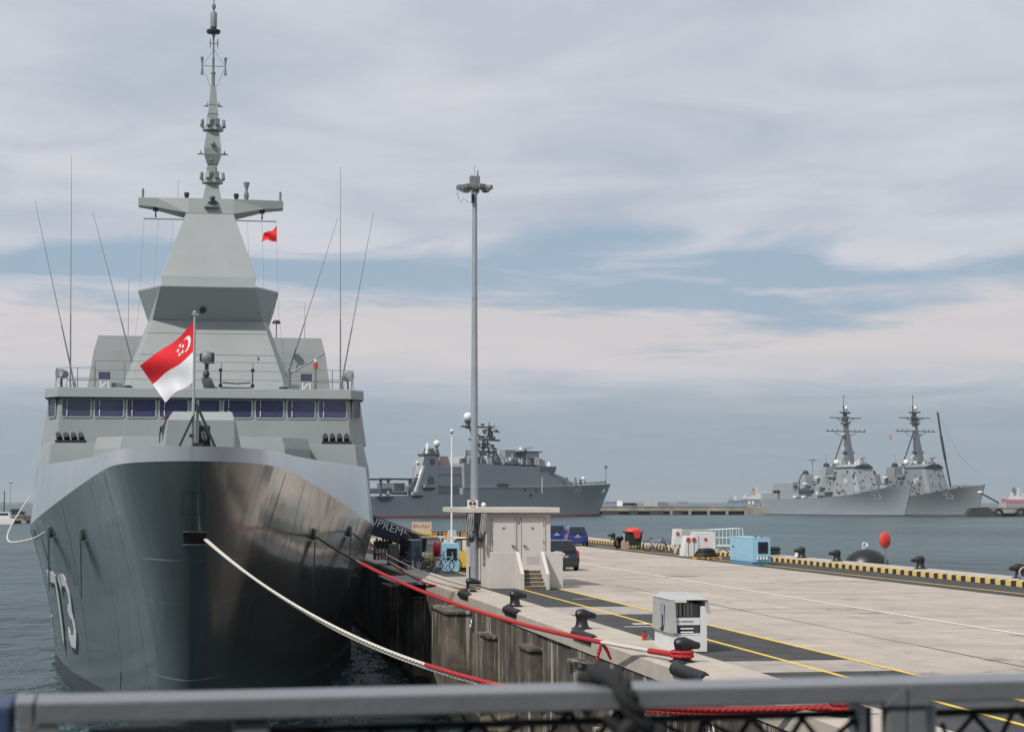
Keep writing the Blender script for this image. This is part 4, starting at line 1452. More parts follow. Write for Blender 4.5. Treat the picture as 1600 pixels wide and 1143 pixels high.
for dx in (.27, 1.44):
    d = MB().bx(0, .90, -.035, -.002, FZ, FZ + 1.98).build('door', M_hutd, hut, bevel=.008, loc=(dx, 0, 0))
    MB().bx(-.05, -.003, -.045, -.001, FZ, FZ + 2.03).bx(.903, .95, -.045, -.001, FZ, FZ + 2.03).bx(-.05, .95, -.045, -.001, FZ + 1.985, FZ + 2.03).build('door_frame', M_hut, d)
    MB().bx(-.012, -.004, -.05, -.036, FZ + .02, FZ + 1.98).build('door_gap', M_dark, d)
    hx = .80 if dx < 1 else .10
    MB().cyl((hx, -.035, FZ + .92), (hx, -.09, FZ + .92), .03, .03, 8).bx(hx - .02, hx + (.14 if dx < 1 else .14), -.1, -.075, FZ + .88, FZ + .91).build('door_handle', M_dark, d)
    MB().bx(.40, .50, -.045, -.034, FZ + 1.58, FZ + 1.66).build('door_plate', M_greyd, d)
    for z in (.35, 1.0, 1.7):
        MB().cyl((.0 if dx < 1 else .9, -.05, FZ + z), (.0 if dx < 1 else .9, -.05, FZ + z + .12), .015, .015, 6).build('hinge', M_dark, d)
    if dx > 1:
        for i in range(7):
            MB().bx(.2, .70, -.05, -.036, FZ + .22 + i * .045, FZ + .25 + i * .045).build('vent_slat', M_hutd, d)
        MB().bx(.16, .74, -.042, -.036, FZ + .18, FZ + .56).build('vent_frame', M_hut, d)
# porch and steps
MB().bx(0, W_ + .28, -1.0, -.051, 0, FZ).build('porch_slab', M_hut, hut)
MB().bx(0, 1.13, -1.15, -1.002, 0, 1.42).build('parapet_wall', M_hut, hut, bevel=.01)
MB().bx(2.02, W_ + .28, -1.15, -1.002, 0, 1.42).build('parapet_wall', M_hut, hut, bevel=.01)
MB().bx(W_ + .14, W_ + .28, -1.0, -.05, FZ + .002, 1.42).build('parapet_wall', M_hut, hut)
for x in (1.13, 1.98):
    MB().prism([(-2.45, 0), (-1.152, 0), (-1.152, 1.44), (-1.30, 1.44), (-2.45, .62)], 'x', x - .14 if x < 1.5 else x, x if x < 1.5 else x + .14).build('stair_wall', M_hut, hut, bevel=.01)
M_stepd = mat('step_riser_stained', (.13, .11, .085), .9, var=.4, nscale=6)
M_stept = mat('step_tread', (.42, .37, .31), .85, var=.2, nscale=5)
for i in range(5):
    y0 = -2.45 + i * .29
    MB().bx(1.133, 1.977, y0, -1.003 if i < 4 else -1.003, i * .144, (i + 1) * .144 - .012).build('step', M_stepd, hut)
    MB().bx(1.134, 1.976, y0 - .012, y0 + .30, (i + 1) * .144 - .0115, (i + 1) * .144).build('step_tread', M_stept, hut)
# cable bundle under the eaves
M_cab = mat('grey_cable', (.30, .30, .28), .6, var=.1)
for j, x in enumerate((-.52, -.44, -.36, .02, .08, .14)):
    z1 = 1.95 + .12 * (j % 3)
    xx = x - .25
    MB().tube([(xx + .06, -.2, 2.94), (xx, -.24, 2.6), (xx - .05, -.26, z1 + .15), (xx, -.26, z1), (xx + .06, -.26, z1 + .12), (xx + .08, -.24, 2.6), (xx + .1, -.2, 2.93)], .022, 6).build('cable_loop', M_cab, hut, smooth=True)
MB().bx(-.62, -.02, -.2, -.12, 2.5, 2.95).build('cable_bracket', M_dark, hut)
for j, x in enumerate((-.50, -.14)):
    MB().lathe((x - .1, -.3, 1.78), [(.02, 0), (.1, .06), (.12, .2), (.05, .3)], 10).build('cable_plug', M_dark, hut, smooth=True)
MB().bx(-.055, -.002, .3, .38, 0, 2.3).bx(-.055, -.002, .8, .86, 0, 2.3).build('conduit', M_hut, hut)
MB().bx(-.75, -.70, -.6, -.55, .0, .85).build('warning_post', M_dark, hut)
o = thing('roof_sign', 'round red and white warning sign standing on the hut roof at the mast', 'sign', (HX - .55, HY - .15, QZ + 3.162))
MB().bx(-.21, .21, -.01, .01, 0, .30).build('sign_plate', M_white, o)
MB().torus((0, -.016, .15), .13, .016, 'y', 20, 6, 0, 360).build('sign_ring', M_red, o)
MB().bx(-.11, -.03, -.017, -.0105, .1, .2).bx(.02, .1, -.017, -.0105, .1, .2).bx(-.03, .02, -.017, -.0105, .12, .15).build('sign_symbol', M_dark, o)
tag(MB().sph((0, 0, .1), .1, 12).cyl((0, 0, 0), (0, 0, .05), .05, .05, 8).build('roof_lamp', M_white, None, smooth=True, loc=(HX - .1, HY - .10, QZ + 3.162)), 'little white globe lamp on the hut roof edge', 'lamp')

# ------------------------------------------------------------------ high mast light
M_pole = mat('galvanised_pole', (.33, .36, .39), .5, .3, var=.08, nscale=2, streak=.2, sscale=6, streakcol=(.22, .24, .26))
MX, MY = 11.0, 74.15
mast = thing('high_mast_light', 'very tall grey light mast rising past the hut with a crown of floodlights', 'light mast', (MX, MY, QZ))
MB().lathe((0, 0, 0), [(.30, 0), (.30, .04), (.175, .05), (.16, 3.0), (.135, 8), (.11, 12), (.10, 15.95)], 16).build('pole', M_pole, mast, smooth=True)
MB().cyl((0, 0, 11.6), (0, 0, 11.66), .125, .125, 14).build('pole_joint', M_pole, mast)
MB().torus((0, 0, 16.15), .42, .03, 'z', 20, 6).build('head_ring', M_dark, mast)
MB().bx(-.2, .2, -.14, .14, 16.1, 16.6).build('head_box', M_greyd, mast)
for i in range(4):
    a = R(45 + 90 * i)
    MB().bx(math.cos(a) * .18 - .01, math.cos(a) * .18 + .01, math.sin(a) * .18 - .01, math.sin(a) * .18 + .01, 15.9, 16.65).build('head_strut', M_dark, mast)
MB().cyl((0, 0, 16.6), (0, 0, 17.1), .012, .006, 5).build('lightning_rod', M_steel, mast)
MB().cyl((.12, 0, 16.6), (.13, 0, 16.85), .02, .02, 5).build('aviation_lamp', M_dark, mast)
MB().bx(-.16, -.04, -.22, -.14, 15.5, 15.85).build('junction_box', M_dark, mast)
for i in range(10):
    a = R(36 * i + 5)
    d = .66 if i % 2 else .56
    M4 = Matrix.Translation((math.cos(a) * d, math.sin(a) * d, 16.15)) @ Matrix.Rotation(a, 4, 'Z')
    fx = MB().box((0, 0, 0), (.20, .30, .16), 0, (.8, .9)).xf(M4 @ Matrix.Rotation(R(14), 4, 'Y')).build('floodlight', M_steel, mast, bevel=.01)
    MB().box((.03, 0, -.085), (.16, .26, .01)).xf(M4 @ Matrix.Rotation(R(14), 4, 'Y')).build('lamp_glass', M_glass, fx)
    MB().tube([(math.cos(a) * .2, math.sin(a) * .2, 16.1), (math.cos(a) * .56, math.sin(a) * .56, 16.15)], .02, 5).build('bracket', M_dark, mast)
MB().tube([(-.72, 0, 16.0), (-.68, 0, 15.7), (-.56, 0, 15.5), (-.44, 0, 15.7), (-.3, 0, 15.55), (-.1, 0, 15.52)], .008, 4).build('loose_cable', M_dark, mast)
# slim street lamp further along
o = thing('slim_lamp_post', 'slim white lamp post with a small head beyond the reels', 'lamp post', (17.4, 128, QZ))
MB().lathe((0, 0, 0), [(.09, 0), (.06, 1), (.05, 8.1)], 8).build('pole', M_white, o, smooth=True)
MB().bx(-.09, .09, -.25, .1, 8.1, 8.22).build('lamp_head', M_steel, o)
MB().sph((0, 0, 8.3), .12, 8).build('lamp_cap', M_white, o, smooth=True)

# ------------------------------------------------------------------ shore power cabinet beside the bollard
M_pc = mat('cabinet_white', (.66, .67, .67), .45, var=.04)
M_hood = mat('cabinet_hood_grey', (.40, .41, .40), .5, var=.05)
M_cavity = mat('cabinet_inner_grey', (.30, .32, .35), .6, var=.1)
pc = thing('shore_power_cabinet', 'white shore power cabinet with a sloping grey hood and a no smoking plate', 'cabinet', (10.60, 41.0, QZ + .02), R(-2))
PW, PD = .80, 1.9
MB().bx(0, PW, 0, .05, 0, .36).build('front_panel', M_pc, pc)
MB().bx(PW - .14, PW, 0, .05, .362, 1.02).build('front_panel', M_pc, pc)
MB().bx(0, .04, 0, .05, .362, .58).build('front_panel', M_pc, pc)
MB().bx(0, .04, .052, PD, 0, .95).build('side_panel', M_pc, pc)
MB().bx(PW - .04, PW, .052, PD, 0, .95).build('side_panel', M_pc, pc)
MB().bx(.041, PW - .041, PD - .04, PD, 0, 1.0).build('back_panel', M_pc, pc)
MB().bx(.042, PW - .145, .02, .04, .60, .76).build('sign_plate', M_pc, pc)
MB().bx(.041, PW - .042, .35, .38, .05, 1.05).build('inner_panel', M_cavity, pc)
for i in range(6):
    MB().bx(.06 + i * .085, .12 + i * .085, .30, .345, .78, 1.08).build('breaker_rail', M_hood, pc)
MB().bx(.31, .325, .28, .30, .78, 1.08).build('door_gap', M_dark, pc)
MB().bx(.042, PW - .142, .06, .3, .37, .40).build('shelf', M_pc, pc)
for i in range(4):
    MB().cyl((.12 + i * .12, .06, .47), (.12 + i * .12, .2, .47), .035, .035, 8).build('socket', M_dark, pc)
MB().bx(.20, .5, .05, .058, .50, .53).bx(.20, .5, .05, .058, .42, .45).build('socket_strip', M_white, pc)
hd = MB().hexa([(-.06, -.02, .42), (-.02, -.02, .42), (-.02, PD + .02, .42), (-.06, PD + .02, .42), (-.03, -.02, 1.16), (.02, -.02, 1.16), (.02, PD, 1.16), (-.03, PD, 1.16)])
hd.build('hood_side', M_hood, pc)
MB().hexa([(PW - .01, -.02, .86), (PW + .10, -.02, .86), (PW + .10, PD, .86), (PW - .01, PD, .86), (PW - .05, -.02, 1.16), (PW + .02, -.02, 1.16), (PW + .02, PD, 1.16), (PW - .05, PD, 1.16)]).build('hood_side', M_hood, pc)
MB().hexa([(-.06, -.05, .42), (.10, -.05, .42), (.10, -.021, .42), (-.06, -.021, .42), (-.03, -.05, 1.16), (.06, -.05, 1.16), (.06, -.021, 1.16), (-.03, -.021, 1.16)]).build('hood_cheek', M_hood, pc)
MB().hexa([(-.05, -.06, 1.161), (PW + .04, -.06, 1.161), (PW + .04, PD + .03, 1.161), (-.05, PD + .03, 1.161), (.12, .25, 1.27), (PW - .12, .25, 1.27), (PW - .12, PD - .25, 1.27), (.12, PD - .25, 1.27)]).build('hood_top', M_hood, pc, bevel=.01)
MB().bx(-.075, -.058, .55, .95, .55, 1.05).build('side_vent', M_cavity, pc)
MB().bx(-.09, -.076, .62, .70, .45, .80).bx(-.09, -.076, .70, .9, .45, .5).build('vent_slot', M_dark, pc)
tx = text_mb('NO SMOKING', .062, .004)
tx.v = [(x + .10, y + .016, z + .655) for x, y, z in tx.v]
tx.build('sign_lettering', M_dark, pc)
o = thing('hose_valve', 'small red valve with a dark wheel standing beside the white power cabinet', 'valve', (10.82, 44.6, QZ + .02))
o.scale = (.6, .6, .6)
MB().lathe((0, 0, 0), [(.10, 0), (.10, .04), (.07, .06), (.09, .15), (.06, .30)], 10).build('valve_body', M_red, o, smooth=True)
MB().torus((0, 0, .38), .11, .018, 'z', 14, 6).cyl((0, 0, .28), (0, 0, .40), .02, .02, 6).bx(-.1, .1, -.015, .015, .37, .39).build('valve_wheel', M_dark, o)
MB().bx(.12, .28, -.1, .1, 0, .10).cyl((.2, 0, .1), (.2, 0, .2), .06, .05, 8).build('valve_outlet', M_greyd, o)

# ------------------------------------------------------------------ cars
def car(name, label, loc, rz, body_m, red_top=False):
    c_ = thing(name, label, 'car', loc, rz, 'cars parked on the pier')
    L, W2, H1, H2 = 3.9, .84, .80, 1.50
    # body: front is +Y, rear faces the camera
    st_ = [(-1.93, .30, .72, .62), (-1.90, .24, .86, .80), (-1.6, .22, .92, .84), (-.5, .20, .92, .84), (.6, .20, .92, .84), (1.2, .22, .86, .83), (1.75, .26, .74, .78), (1.93, .34, .60, .66)]
    rings = []
    for y, z0, z1, w in st_:
        zm = (z0 + z1) / 2
        rings.append([(-w * .93, y, z0), (w * .93, y, z0), (w, y, zm - .05), (w * .98, y, zm + .1), (w * .90, y, z1), (-w * .90, y, z1), (-w * .98, y, zm + .1), (-w, y, zm - .05)])
    MB().loft(rings).build('body', body_m, c_, smooth=True)
    gh = MB().loft([[(-.74, y0, z), (.74, y0, z), (.74, y1, z), (-.74, y1, z)] if k_ == 0 else [(-.60, y0, z), (.60, y0, z), (.60, y1, z), (-.60, y1, z)]
                    for k_, (y0, y1, z) in enumerate(((-1.84, 1.15, .90), (-1.45, .25, 1.45)))])
    gh.build('cabin', body_m, c_, bevel=.05, smooth=True)
    MB().loft([[(-.56, -1.45, 1.46), (.56, -1.45, 1.46), (.56, .2, 1.46), (-.56, .2, 1.46)], [(-.5, -1.35, 1.50), (.5, -1.35, 1.50), (.5, .1, 1.50), (-.5, .1, 1.50)]]).build('roof', body_m, c_, smooth=True)
    MB().hexa([(-.62, -1.835, .96), (.62, -1.835, .96), (.62, -1.7, .96), (-.62, -1.7, .96), (-.52, -1.515, 1.40), (.52, -1.515, 1.40), (.52, -1.40, 1.40), (-.52, -1.40, 1.40)]).build('rear_window', M_cglass, c_, bevel=.02)
    for sg in (-1, 1):
        MB().hexa([(sg * .70, -1.55, .96), (sg * .742, -1.55, .96), (sg * .742, .85, .96), (sg * .70, .85, .96), (sg * .60, -1.25, 1.38), (sg * .635, -1.25, 1.38), (sg * .635, .3, 1.38), (sg * .60, .3, 1.38)]).build('side_window', M_cglass, c_)
        MB().box((sg * .735, -1.85, .84), (.13, .16, .30), 0, (.6, .6)).build('tail_light', M_tail, c_, bevel=.03)
        MB().bx(sg * .93 - .08, sg * .93 + .08, .65, .8, .92, 1.04).build('door_mirror', body_m, c_, bevel=.03)
        for y in (-1.25, 1.25):
            w = MB().cyl((sg * .70, y, .30), (sg * .86, y, .30), .30, .30, 18).build('wheel', M_tyre, c_, bevel=.02)
            MB().cyl((sg * .855, y, .30), (sg * .872, y, .30), .19, .17, 12).build('rim', M_steel, w)
    MB().bx(-.22, .22, -1.945, -1.925, .66, .76).build('number_plate', M_plate, c_)
    MB().bx(-.74, .74, -1.955, -1.90, .30, .52).build('bumper', body_m, c_, bevel=.03)
    MB().bx(-.55, .55, -1.92, -1.85, .18, .30).build('bumper_insert', M_dark, c_)
    MB().cyl((0, -1.915, .83), (0, -1.93, .83), .05, .05, 10).build('badge', M_white, c_)
    return c_


M_cglass = mat('car_glass', (.012, .016, .02), .08, var=0)
M_tail = mat('tail_lamp_red', (.42, .01, .015), .2, var=.1)
M_tyre = mat('tyre_rubber', (.012, .012, .012), .8, var=.2)
M_plate = mat('number_plate_dark', (.30, .30, .30), .5, var=.1)
M_cblue = mat('car_blue', (.006, .025, .17), .22, var=.05, coat=.6)
M_cdark = mat('car_dark', (.012, .018, .025), .22, var=.05, coat=.6)
car('hatchback_car', 'blue hatchback beside the yellow and black kerb, nearer of the two blue cars', (28.8, 141, QZ), R(-6), M_cblue)
car('hatchback_car', 'blue hatchback with an open tailgate edge partly hidden by the hut', (28.9, 149.5, QZ), R(-8), M_cblue)
car('hatchback_car', 'dark hatchback with a red tail light peeping out behind the hut', (17.65, 91.6, QZ), R(3), M_cdark)

# ------------------------------------------------------------------ things on the seaward side of the deck
def bicycle(label, loc, rz, frame_m, group='bicycles parked on the pier'):
    b_ = thing('bicycle', label, 'bicycle', loc, rz, group)
    for x in (-.52, .52):
        w = MB().torus((x, 0, .34), .33, .022, 'y', 22, 6).build('wheel', M_tyre, b_, smooth=True)
        sp = MB()
        for i in range(6):
            a = math.pi * i / 6
            sp.cyl((x - .31 * math.cos(a), 0, .34 - .31 * math.sin(a)), (x + .31 * math.cos(a), 0, .34 + .31 * math.sin(a)), .004, .004, 3)
        sp = sp.build('spokes', M_steel, w)
        sp['kind'] = 'stuff'
    MB().tube([(-.52, 0, .34), (-.08, 0, .30), (-.22, 0, .80)], .018, 6).tube([(-.52, 0, .34), (-.20, 0, .72), (.36, 0, .76)], .017, 6).tube([(-.08, 0, .30), (.36, 0, .72)], .02, 6).build('frame', frame_m, b_, smooth=True)
    MB().tube([(.52, 0, .34), (.40, 0, .62), (.33, 0, .98)], .017, 6).build('fork', frame_m, b_, smooth=True)
    MB().tube([(.42, -.26, .98), (.34, -.2, 1.0), (.34, .2, 1.0), (.42, .26, .98)], .014, 6).build('handlebar', M_dark, b_, smooth=True)
    MB().box((-.26, 0, .86), (.26, .14, .06), 0, (.8, .6)).build('saddle', M_dark, b_, bevel=.02)
    MB().torus((-.08, 0, .30), .09, .012, 'y', 14, 5).bx(-.1, .06, -.12, -.06, .16, .18).bx(-.2, -.06, .06, .12, .42, .44).build('crank', M_dark, b_)
    return b_


M_bw = mat('bike_pale', (.55, .56, .52), .4, var=.1)
M_bb = mat('bike_blue', (.05, .07, .20), .4, var=.1)
M_bk = mat('bike_black', (.02, .02, .025), .5, var=.1)
bicycle('bicycle with a pale frame, frontmost of the row on the seaward side', (31.0, 124.6, QZ), R(-4), M_bw)
bicycle('dark blue bicycle leaning behind the pale framed one', (31.2, 125.4, QZ), R(8), M_bb)
bicycle('black bicycle at the end of the row nearest the white cabinets', (32.0, 125.1, QZ), R(-14), M_bk)
bicycle('black bicycle standing at the shaded blue machine near the frigate', (11.35, 88.8, QZ), R(-20), M_bk)
bicycle('bicycle with a light blue frame propped in front of the blue machine', (11.75, 88.4, QZ), R(20), mat('bike_light_blue', (.30, .55, .62), .4, var=.1))
bicycle('dark bicycle standing under the gangway beside the grey crate', (10.6, 93.0, QZ), R(35), M_bb)

# bin with a red lid
o = thing('wheeled_bin', 'dark wheeled bin with a domed red lid and a red cloth hanging over the rim', 'bin', (31.0, 131, QZ))
MB().box((0, 0, .72), (1.0, .9, .95), 0, (1.18, 1.15)).build('bin_body', mat('bin_dark_green', (.015, .03, .025), .5, var=.2), o, bevel=.04)
MB().bx(-.65, .65, -.58, .58, 1.15, 1.25).build('bin_rim', M_dark, o, bevel=.03)
MB().sph((0, 0, 1.20), .62, 14, (1, .9, .55), lo=0).build('bin_lid', mat('lid_red', (.62, .04, .03), .45, var=.1), o, smooth=True)
MB().hexa([(.0, -.60, .75), (.32, -.60, .78), (.32, -.585, .8), (.0, -.585, .75), (-.15, -.62, 1.24), (.5, -.62, 1.24), (.5, -.6, 1.24), (-.15, -.6, 1.24)]).build('red_cloth', mat('lid_red', (.62, .04, .03)), o)
for x in (-.4, .4):
    for y in (-.35, .35):
        MB().cyl((x - .04, y, .12), (x + .04, y, .12), .12, .12, 12).build('castor', M_dark, o)
MB().cyl((-.72, -.3, .5), (-.72, -.3, 1.1), .03, .03, 6).build('lift_bar', M_white, o)
o = thing('tyre_stack', 'old black tyres leaning beside the wheeled bin', 'tyres', (30.0, 131.4, QZ))
o.scale = (.8, .9, .9)
MB().torus((0, 0, .48), .36, .14, 'y', 22, 8).build('tyre', M_rub, o, smooth=True, rz=R(25))
MB().torus((.5, .2, .52), .34, .14, 'y', 22, 8).build('tyre', M_rub, o, smooth=True, rz=R(15))
tag(MB().box((0, 0, .27), (.5, .45, .54)).build('cardboard_box', mat('cardboard', (.42, .26, .19), .8, var=.1), None, bevel=.02, loc=(30.2, 130.1, QZ + .002)), 'small pinkish brown box on the ground in front of the tyres and bin', 'box')

# white sloped cabinets with red valves
o = thing('hydrant_cabinet', 'low white sloped cabinet with two red hydrant wheels near the kerb', 'cabinet', (29.8, 112.5, QZ))
MB().prism([(0, 0), (1.0, 0), (1.0, 1.0), (.78, 1.26), (.22, 1.26)], 'y', 0, .9).build('cabinet_body', M_pc, o, bevel=.02)
for x in (.35, .72):
    MB().torus((x, -.03, 1.02), .11, .03, 'y', 14, 6).cyl((x, -.05, 1.02), (x, .0, 1.02), .06, .06, 8).build('hydrant_wheel', M_red, o, smooth=True)
    MB().prism([(x - .02, .0), (x + .02, 0), (x + .02, .85), (x - .02, .95)], 'y', -.02, -.001).build('drain_pipe', M_greyd, o)
o = thing('hydrant_cabinet', 'taller white box with a single dark red knob right behind the low sloped cabinet', 'cabinet', (31.2, 114.8, QZ))
MB().bx(0, 1.35, 0, 1.1, 0, 1.45).build('cabinet_body', M_pc, o, bevel=.02)
MB().cyl((.7, -.05, 1.0), (.7, 0, 1.0), .1, .1, 12).build('knob', M_red, o)
MB().bx(.2, .26, -.03, -.001, .5, 1.2).build('hinge_strip', M_hood, o)
o = thing('hydrant_cabinet', 'grey roofed long white cabinet with one red wheel on its end, furthest of the three', 'cabinet', (30.8, 118.5, QZ))
MB().prism([(0, .55), (.55, .55), (.55, 1.6), (.1, 1.6)], 'y', 0, .8).build('cabinet_body', M_pc, o, bevel=.02)
MB().bx(.55, 2.4, 0, .9, .9, 1.55).build('cabinet_shell', M_hood, o, bevel=.02)
MB().bx(.05, .15, .1, .2, 0, .55).bx(.4, .5, .1, .2, 0, .55).build('cabinet_leg', M_pc, o)
MB().torus((.25, -.03, 1.3), .09, .03, 'y', 14, 6).build('hydrant_wheel', M_red, o)
# portable steps with white handrails
o = thing('boarding_steps', 'white tubular boarding platform with handrails lying behind the cabinets', 'platform', (32.2, 119.0, QZ))
o.scale = (.85, .8, .72)
M_tub = mat('white_tube', (.62, .70, .70), .4, var=.05)
MB().bx(0, 3.9, 0, 1.1, .62, .74).build('platform_deck', M_tub, o)
for y in (0, 1.1):
    MB().tube([(.05, y, .74), (.1, y, 1.95), (.25, y, 2.05), (3.8, y, 2.25), (4.0, y, 2.2), (4.05, y, 1.3)], .04, 6).build('handrail', M_tub, o, smooth=True)
    MB().tube([(.1, y, 1.4), (4.0, y, 1.4)], .03, 6).build('midrail', M_tub, o)
    for x in (.5, 1.15, 1.8, 2.4, 3.0, 3.5):
        MB().cyl((x, y, .74), (x, y, 2.08 + x * .04), .025, .025, 6).build('baluster', M_tub, o)
MB().bx(.3, .4, .1, 1.0, 0, .62).build('platform_leg', M_tub, o)
MB().bx(3.5, 3.6, .1, 1.0, 0, .62).build('platform_leg', M_tub, o)

# pallet with coiled cable
o = thing('pallet', 'orange plastic pallet carrying a heap of black cable', 'pallet', (29.0, 106.8, QZ), R(-8))
o.scale = (.78, .8, .8)
M_or = mat('pallet_orange', (.75, .33, .04), .55, var=.15)
for i in range(5):
    MB().bx(.0 + i * .43, .34 + i * .43, 0, 1.3, .10, .14).build('slat', M_or, o)
for x in (0, .95, 1.9):
    MB().bx(x, x + .16, 0, 1.3, 0, .099).build('runner', M_or, o)
rnd = random.Random(3)
cb = MB()
o2 = thing('cable_coil', 'heap of black power cable coiled on the orange pallet', 'cable', (29.8, 107.2, QZ + .12))
o2.scale = (.76, .8, .72)
for i in range(11):
    rx = .95 - .04 * i
    pts = []
    ph = rnd.random() * 6
    for k_ in range(25):
        a = 2 * math.pi * k_ / 24
        pts.append(((rx + .06 * math.sin(3 * a + ph)) * math.cos(a), (.55 + .04 * math.cos(2 * a + ph)) * math.sin(a), .06 + i * .058 + .03 * math.sin(2 * a + ph)))
    MB().tube(pts, .055, 6).build('cable_turn', M_rub, o2, smooth=True)
MB().tube([(.9, -.2, .5), (1.35, -.3, .72), (1.75, -.35, .35), (1.6, -.4, .02), (1.9, -.2, .02)], .045, 6).build('cable_end', M_rub, o2, smooth=True)
MB().sph((0, 0, .30), .8, 14, (1, .6, .5), lo=-.4).build('cable_core', M_rub, o2, smooth=True)
tag(MB().torus((0, 0, .20), .75, .12, 'z', 20, 8).torus((.2, .1, .42), .6, .12, 'z', 20, 8).build('black_hose_coil', M_rub, None, smooth=True, loc=(33.6, 107.5, QZ + .15)), 'coil of thick black hose on the kerb beside the light blue generator', 'hose')

# light blue generator
M_lb = mat('generator_blue', (.28, .50, .66), .45, var=.05, nscale=2, dirt=.2, dirtcol=(.20, .38, .52))
o = thing('blue_generator', 'light blue generator enclosure with a control window standing by the kerb', 'generator', (29.35, 96.4, QZ), R(-1.5))
o.scale = (.98, 1.28, 1)
MB().bx(0, 1.05, 0, 3.6, .14, 1.42).build('enclosure', M_lb, o, bevel=.03)
MB().bx(.03, 1.02, .05, 3.55, 0, .139).build('skid', mat('generator_skid_blue', (.12, .34, .55), .5, var=.05), o)
MB().bx(-.01, 1.06, -.01, 3.61, 1.421, 1.46).build('lid', M_lb, o, bevel=.01)
for i in range(7):
    MB().bx(-.012, -.001, .15 + i * .5, .19 + i * .5, .2, 1.38).build('panel_rib', M_lb, o)
MB().bx(.34, .90, -.03, -.001, .62, 1.24).build('window_frame', M_dark, o, bevel=.02)
MB().bx(.41, .83, -.036, -.0305, .69, 1.17).build('control_window', M_cglass, o)
for i in range(4):
    MB().lathe((.30 + i * .17, -.06, .30), [(.05, 0), (.06, .06), (.04, .14)], 8).build('socket', M_white, o, smooth=True)
MB().bx(.22, .96, -.05, -.001, .46, .56).build('socket_cover', M_lb, o)
MB().bx(.30, .38, .3, .4, 1.46, 1.53).build('lifting_eye', M_dark, o)
MB().bx(.65, .73, .3, .4, 1.46, 1.53).build('lifting_eye', M_dark, o)
MB().bx(-.03, -.001, 2.9, 3.1, .88, .95).build('latch', M_dark, o)

# black foam float with a white top fitting, beyond the kerb
o = thing('foam_fender', 'big round black float with a shackled white top hanging over the seaward edge', 'fender', (36.7, 98.9, QZ - .42))
fd = MB().sph((0, 0, 0), 1.26, 22, (1.08, 1.0, .96))
fd.build('fender_body', mat('fender_foam', (.011, .010, .011), .38, var=.25, nscale=2), o, smooth=True)
MB().cyl((-.1, 0, 1.15), (-.1, 0, 1.32), .26, .2, 12).build('fender_cap', M_steel, o)
MB().torus((-.1, 0, 1.42), .12, .03, 'y', 14, 6).torus((.05, 0, 1.38), .10, .025, 'x', 14, 6).build('shackle', M_white, o, smooth=True)
# lifebuoy housing on a post
o = thing('lifebuoy_housing', 'round red lifebuoy housing on a thin grey post at the seaward kerb', 'lifebuoy', (34.9, 91.3, QZ + .15))
MB().cyl((0, 0, 0), (0, 0, .95), .035, .035, 8).build('post', M_steel, o)
hb = MB().sph((0, 0, 0), .42, 20, (.85, .30, 1)).xf(Matrix.Translation((0, 0, 1.28)) @ Matrix.Rotation(R(18), 4, 'Z'))
hb.build('housing', mat('buoy_red', (.66, .06, .04), .4, var=.08), o, smooth=True)
MB().torus((0, 0, 0), .395, .022, 'y', 28, 6).xf(Matrix.Translation((0, 0, 1.28)) @ Matrix.Rotation(R(18), 4, 'Z') @ Matrix.Diagonal((.88, 1, 1.02, 1))).build('housing_rim', mat('buoy_red_dark', (.45, .03, .025), .5), o, smooth=True)
MB().cyl((.0, -.145, 1.28), (0, -.16, 1.28), .12, .11, 14).build('housing_boss', mat('buoy_red_dark', (.45, .03, .025)), o)
tag(MB().lathe((0, 0, 0), [(.10, 0), (.10, .18), (.03, .2), (.03, .3), (.08, .33), (.06, .4), (.02, .44)], 10).build('edge_lamp', M_white, None, smooth=True, loc=(34.9, 105.7, QZ + .15)), 'small white edge lamp on the seaward kerb right of the blue generator', 'lamp')
tag(MB().torus((0, 0, .3), .22, .035, 'y', 14, 6).bx(-.25, .25, -.03, .03, 0, .06).build('kerb_hoop', M_frame, None, loc=(33.0, 70.9, QZ + .23)), 'pale metal hoop on the kerb at the right edge of the picture', 'hoop')

# ------------------------------------------------------------------ clutter by the frigate: gangway, crates, reels
M_navy = mat('gangway_navy', (.012, .022, .045), .6, var=.15)
gp = thing('gangway', 'dark navy gangway sloping down from the frigate with SUPREME painted on its side', 'gangway', (8.8, 100.0, 7.15), 0)
sl_ = math.atan(.36)
body_g = MB().hexa([(-1.2, 0, -.55), (3.75, 0, -2.25), (3.75, 1.3, -2.25), (-1.2, 1.3, -.55), (-1.2, 0, .50), (3.75, 0, -1.42), (3.75, 1.3, -1.42), (-1.2, 1.3, .50)])
body_g.build('side_screen', M_navy, gp, bevel=.02)
MB().tube([(-1.2, -.03, .56), (3.75, -.03, -1.36)], .03, 6).build('handrail', M_navy, gp)
tx = text_mb('SUPREME', .60, .01, 0, 1.05)
rot = Matrix.Rotation(math.atan2(1.82, 4.95), 4, 'Y')
tx.xf(Matrix.Translation((.02, -.015, -.42)) @ rot)
tx.build('ship_name', M_white, gp)
o = thing('equipment_crate', 'open crate painted with white lettering shapes half hidden by the frigate bow', 'crate', (9.9, 100.5, QZ))
MB().bx(-.4, .55, 0, 1, .25, 1.25).build('crate_body', M_dark, o)
rnd = random.Random(5)
for r_ in range(2):
    for i in range(5):
        MB().bx(-.36 + i * .18, -.25 + i * .18, -.02, -.001, .55 + r_ * -.32 + rnd.uniform(0, .05), .82 + r_ * -.30 + rnd.uniform(-.05, .05)).build('painted_patch', M_white, o)
for i in range(5):
    MB().bx(-.35 + i * .17, -.24 + i * .17, .1, .3, 1.25, 1.38 + rnd.uniform(-.05, .08)).build('lashing', M_or if i % 2 else M_yel, o)
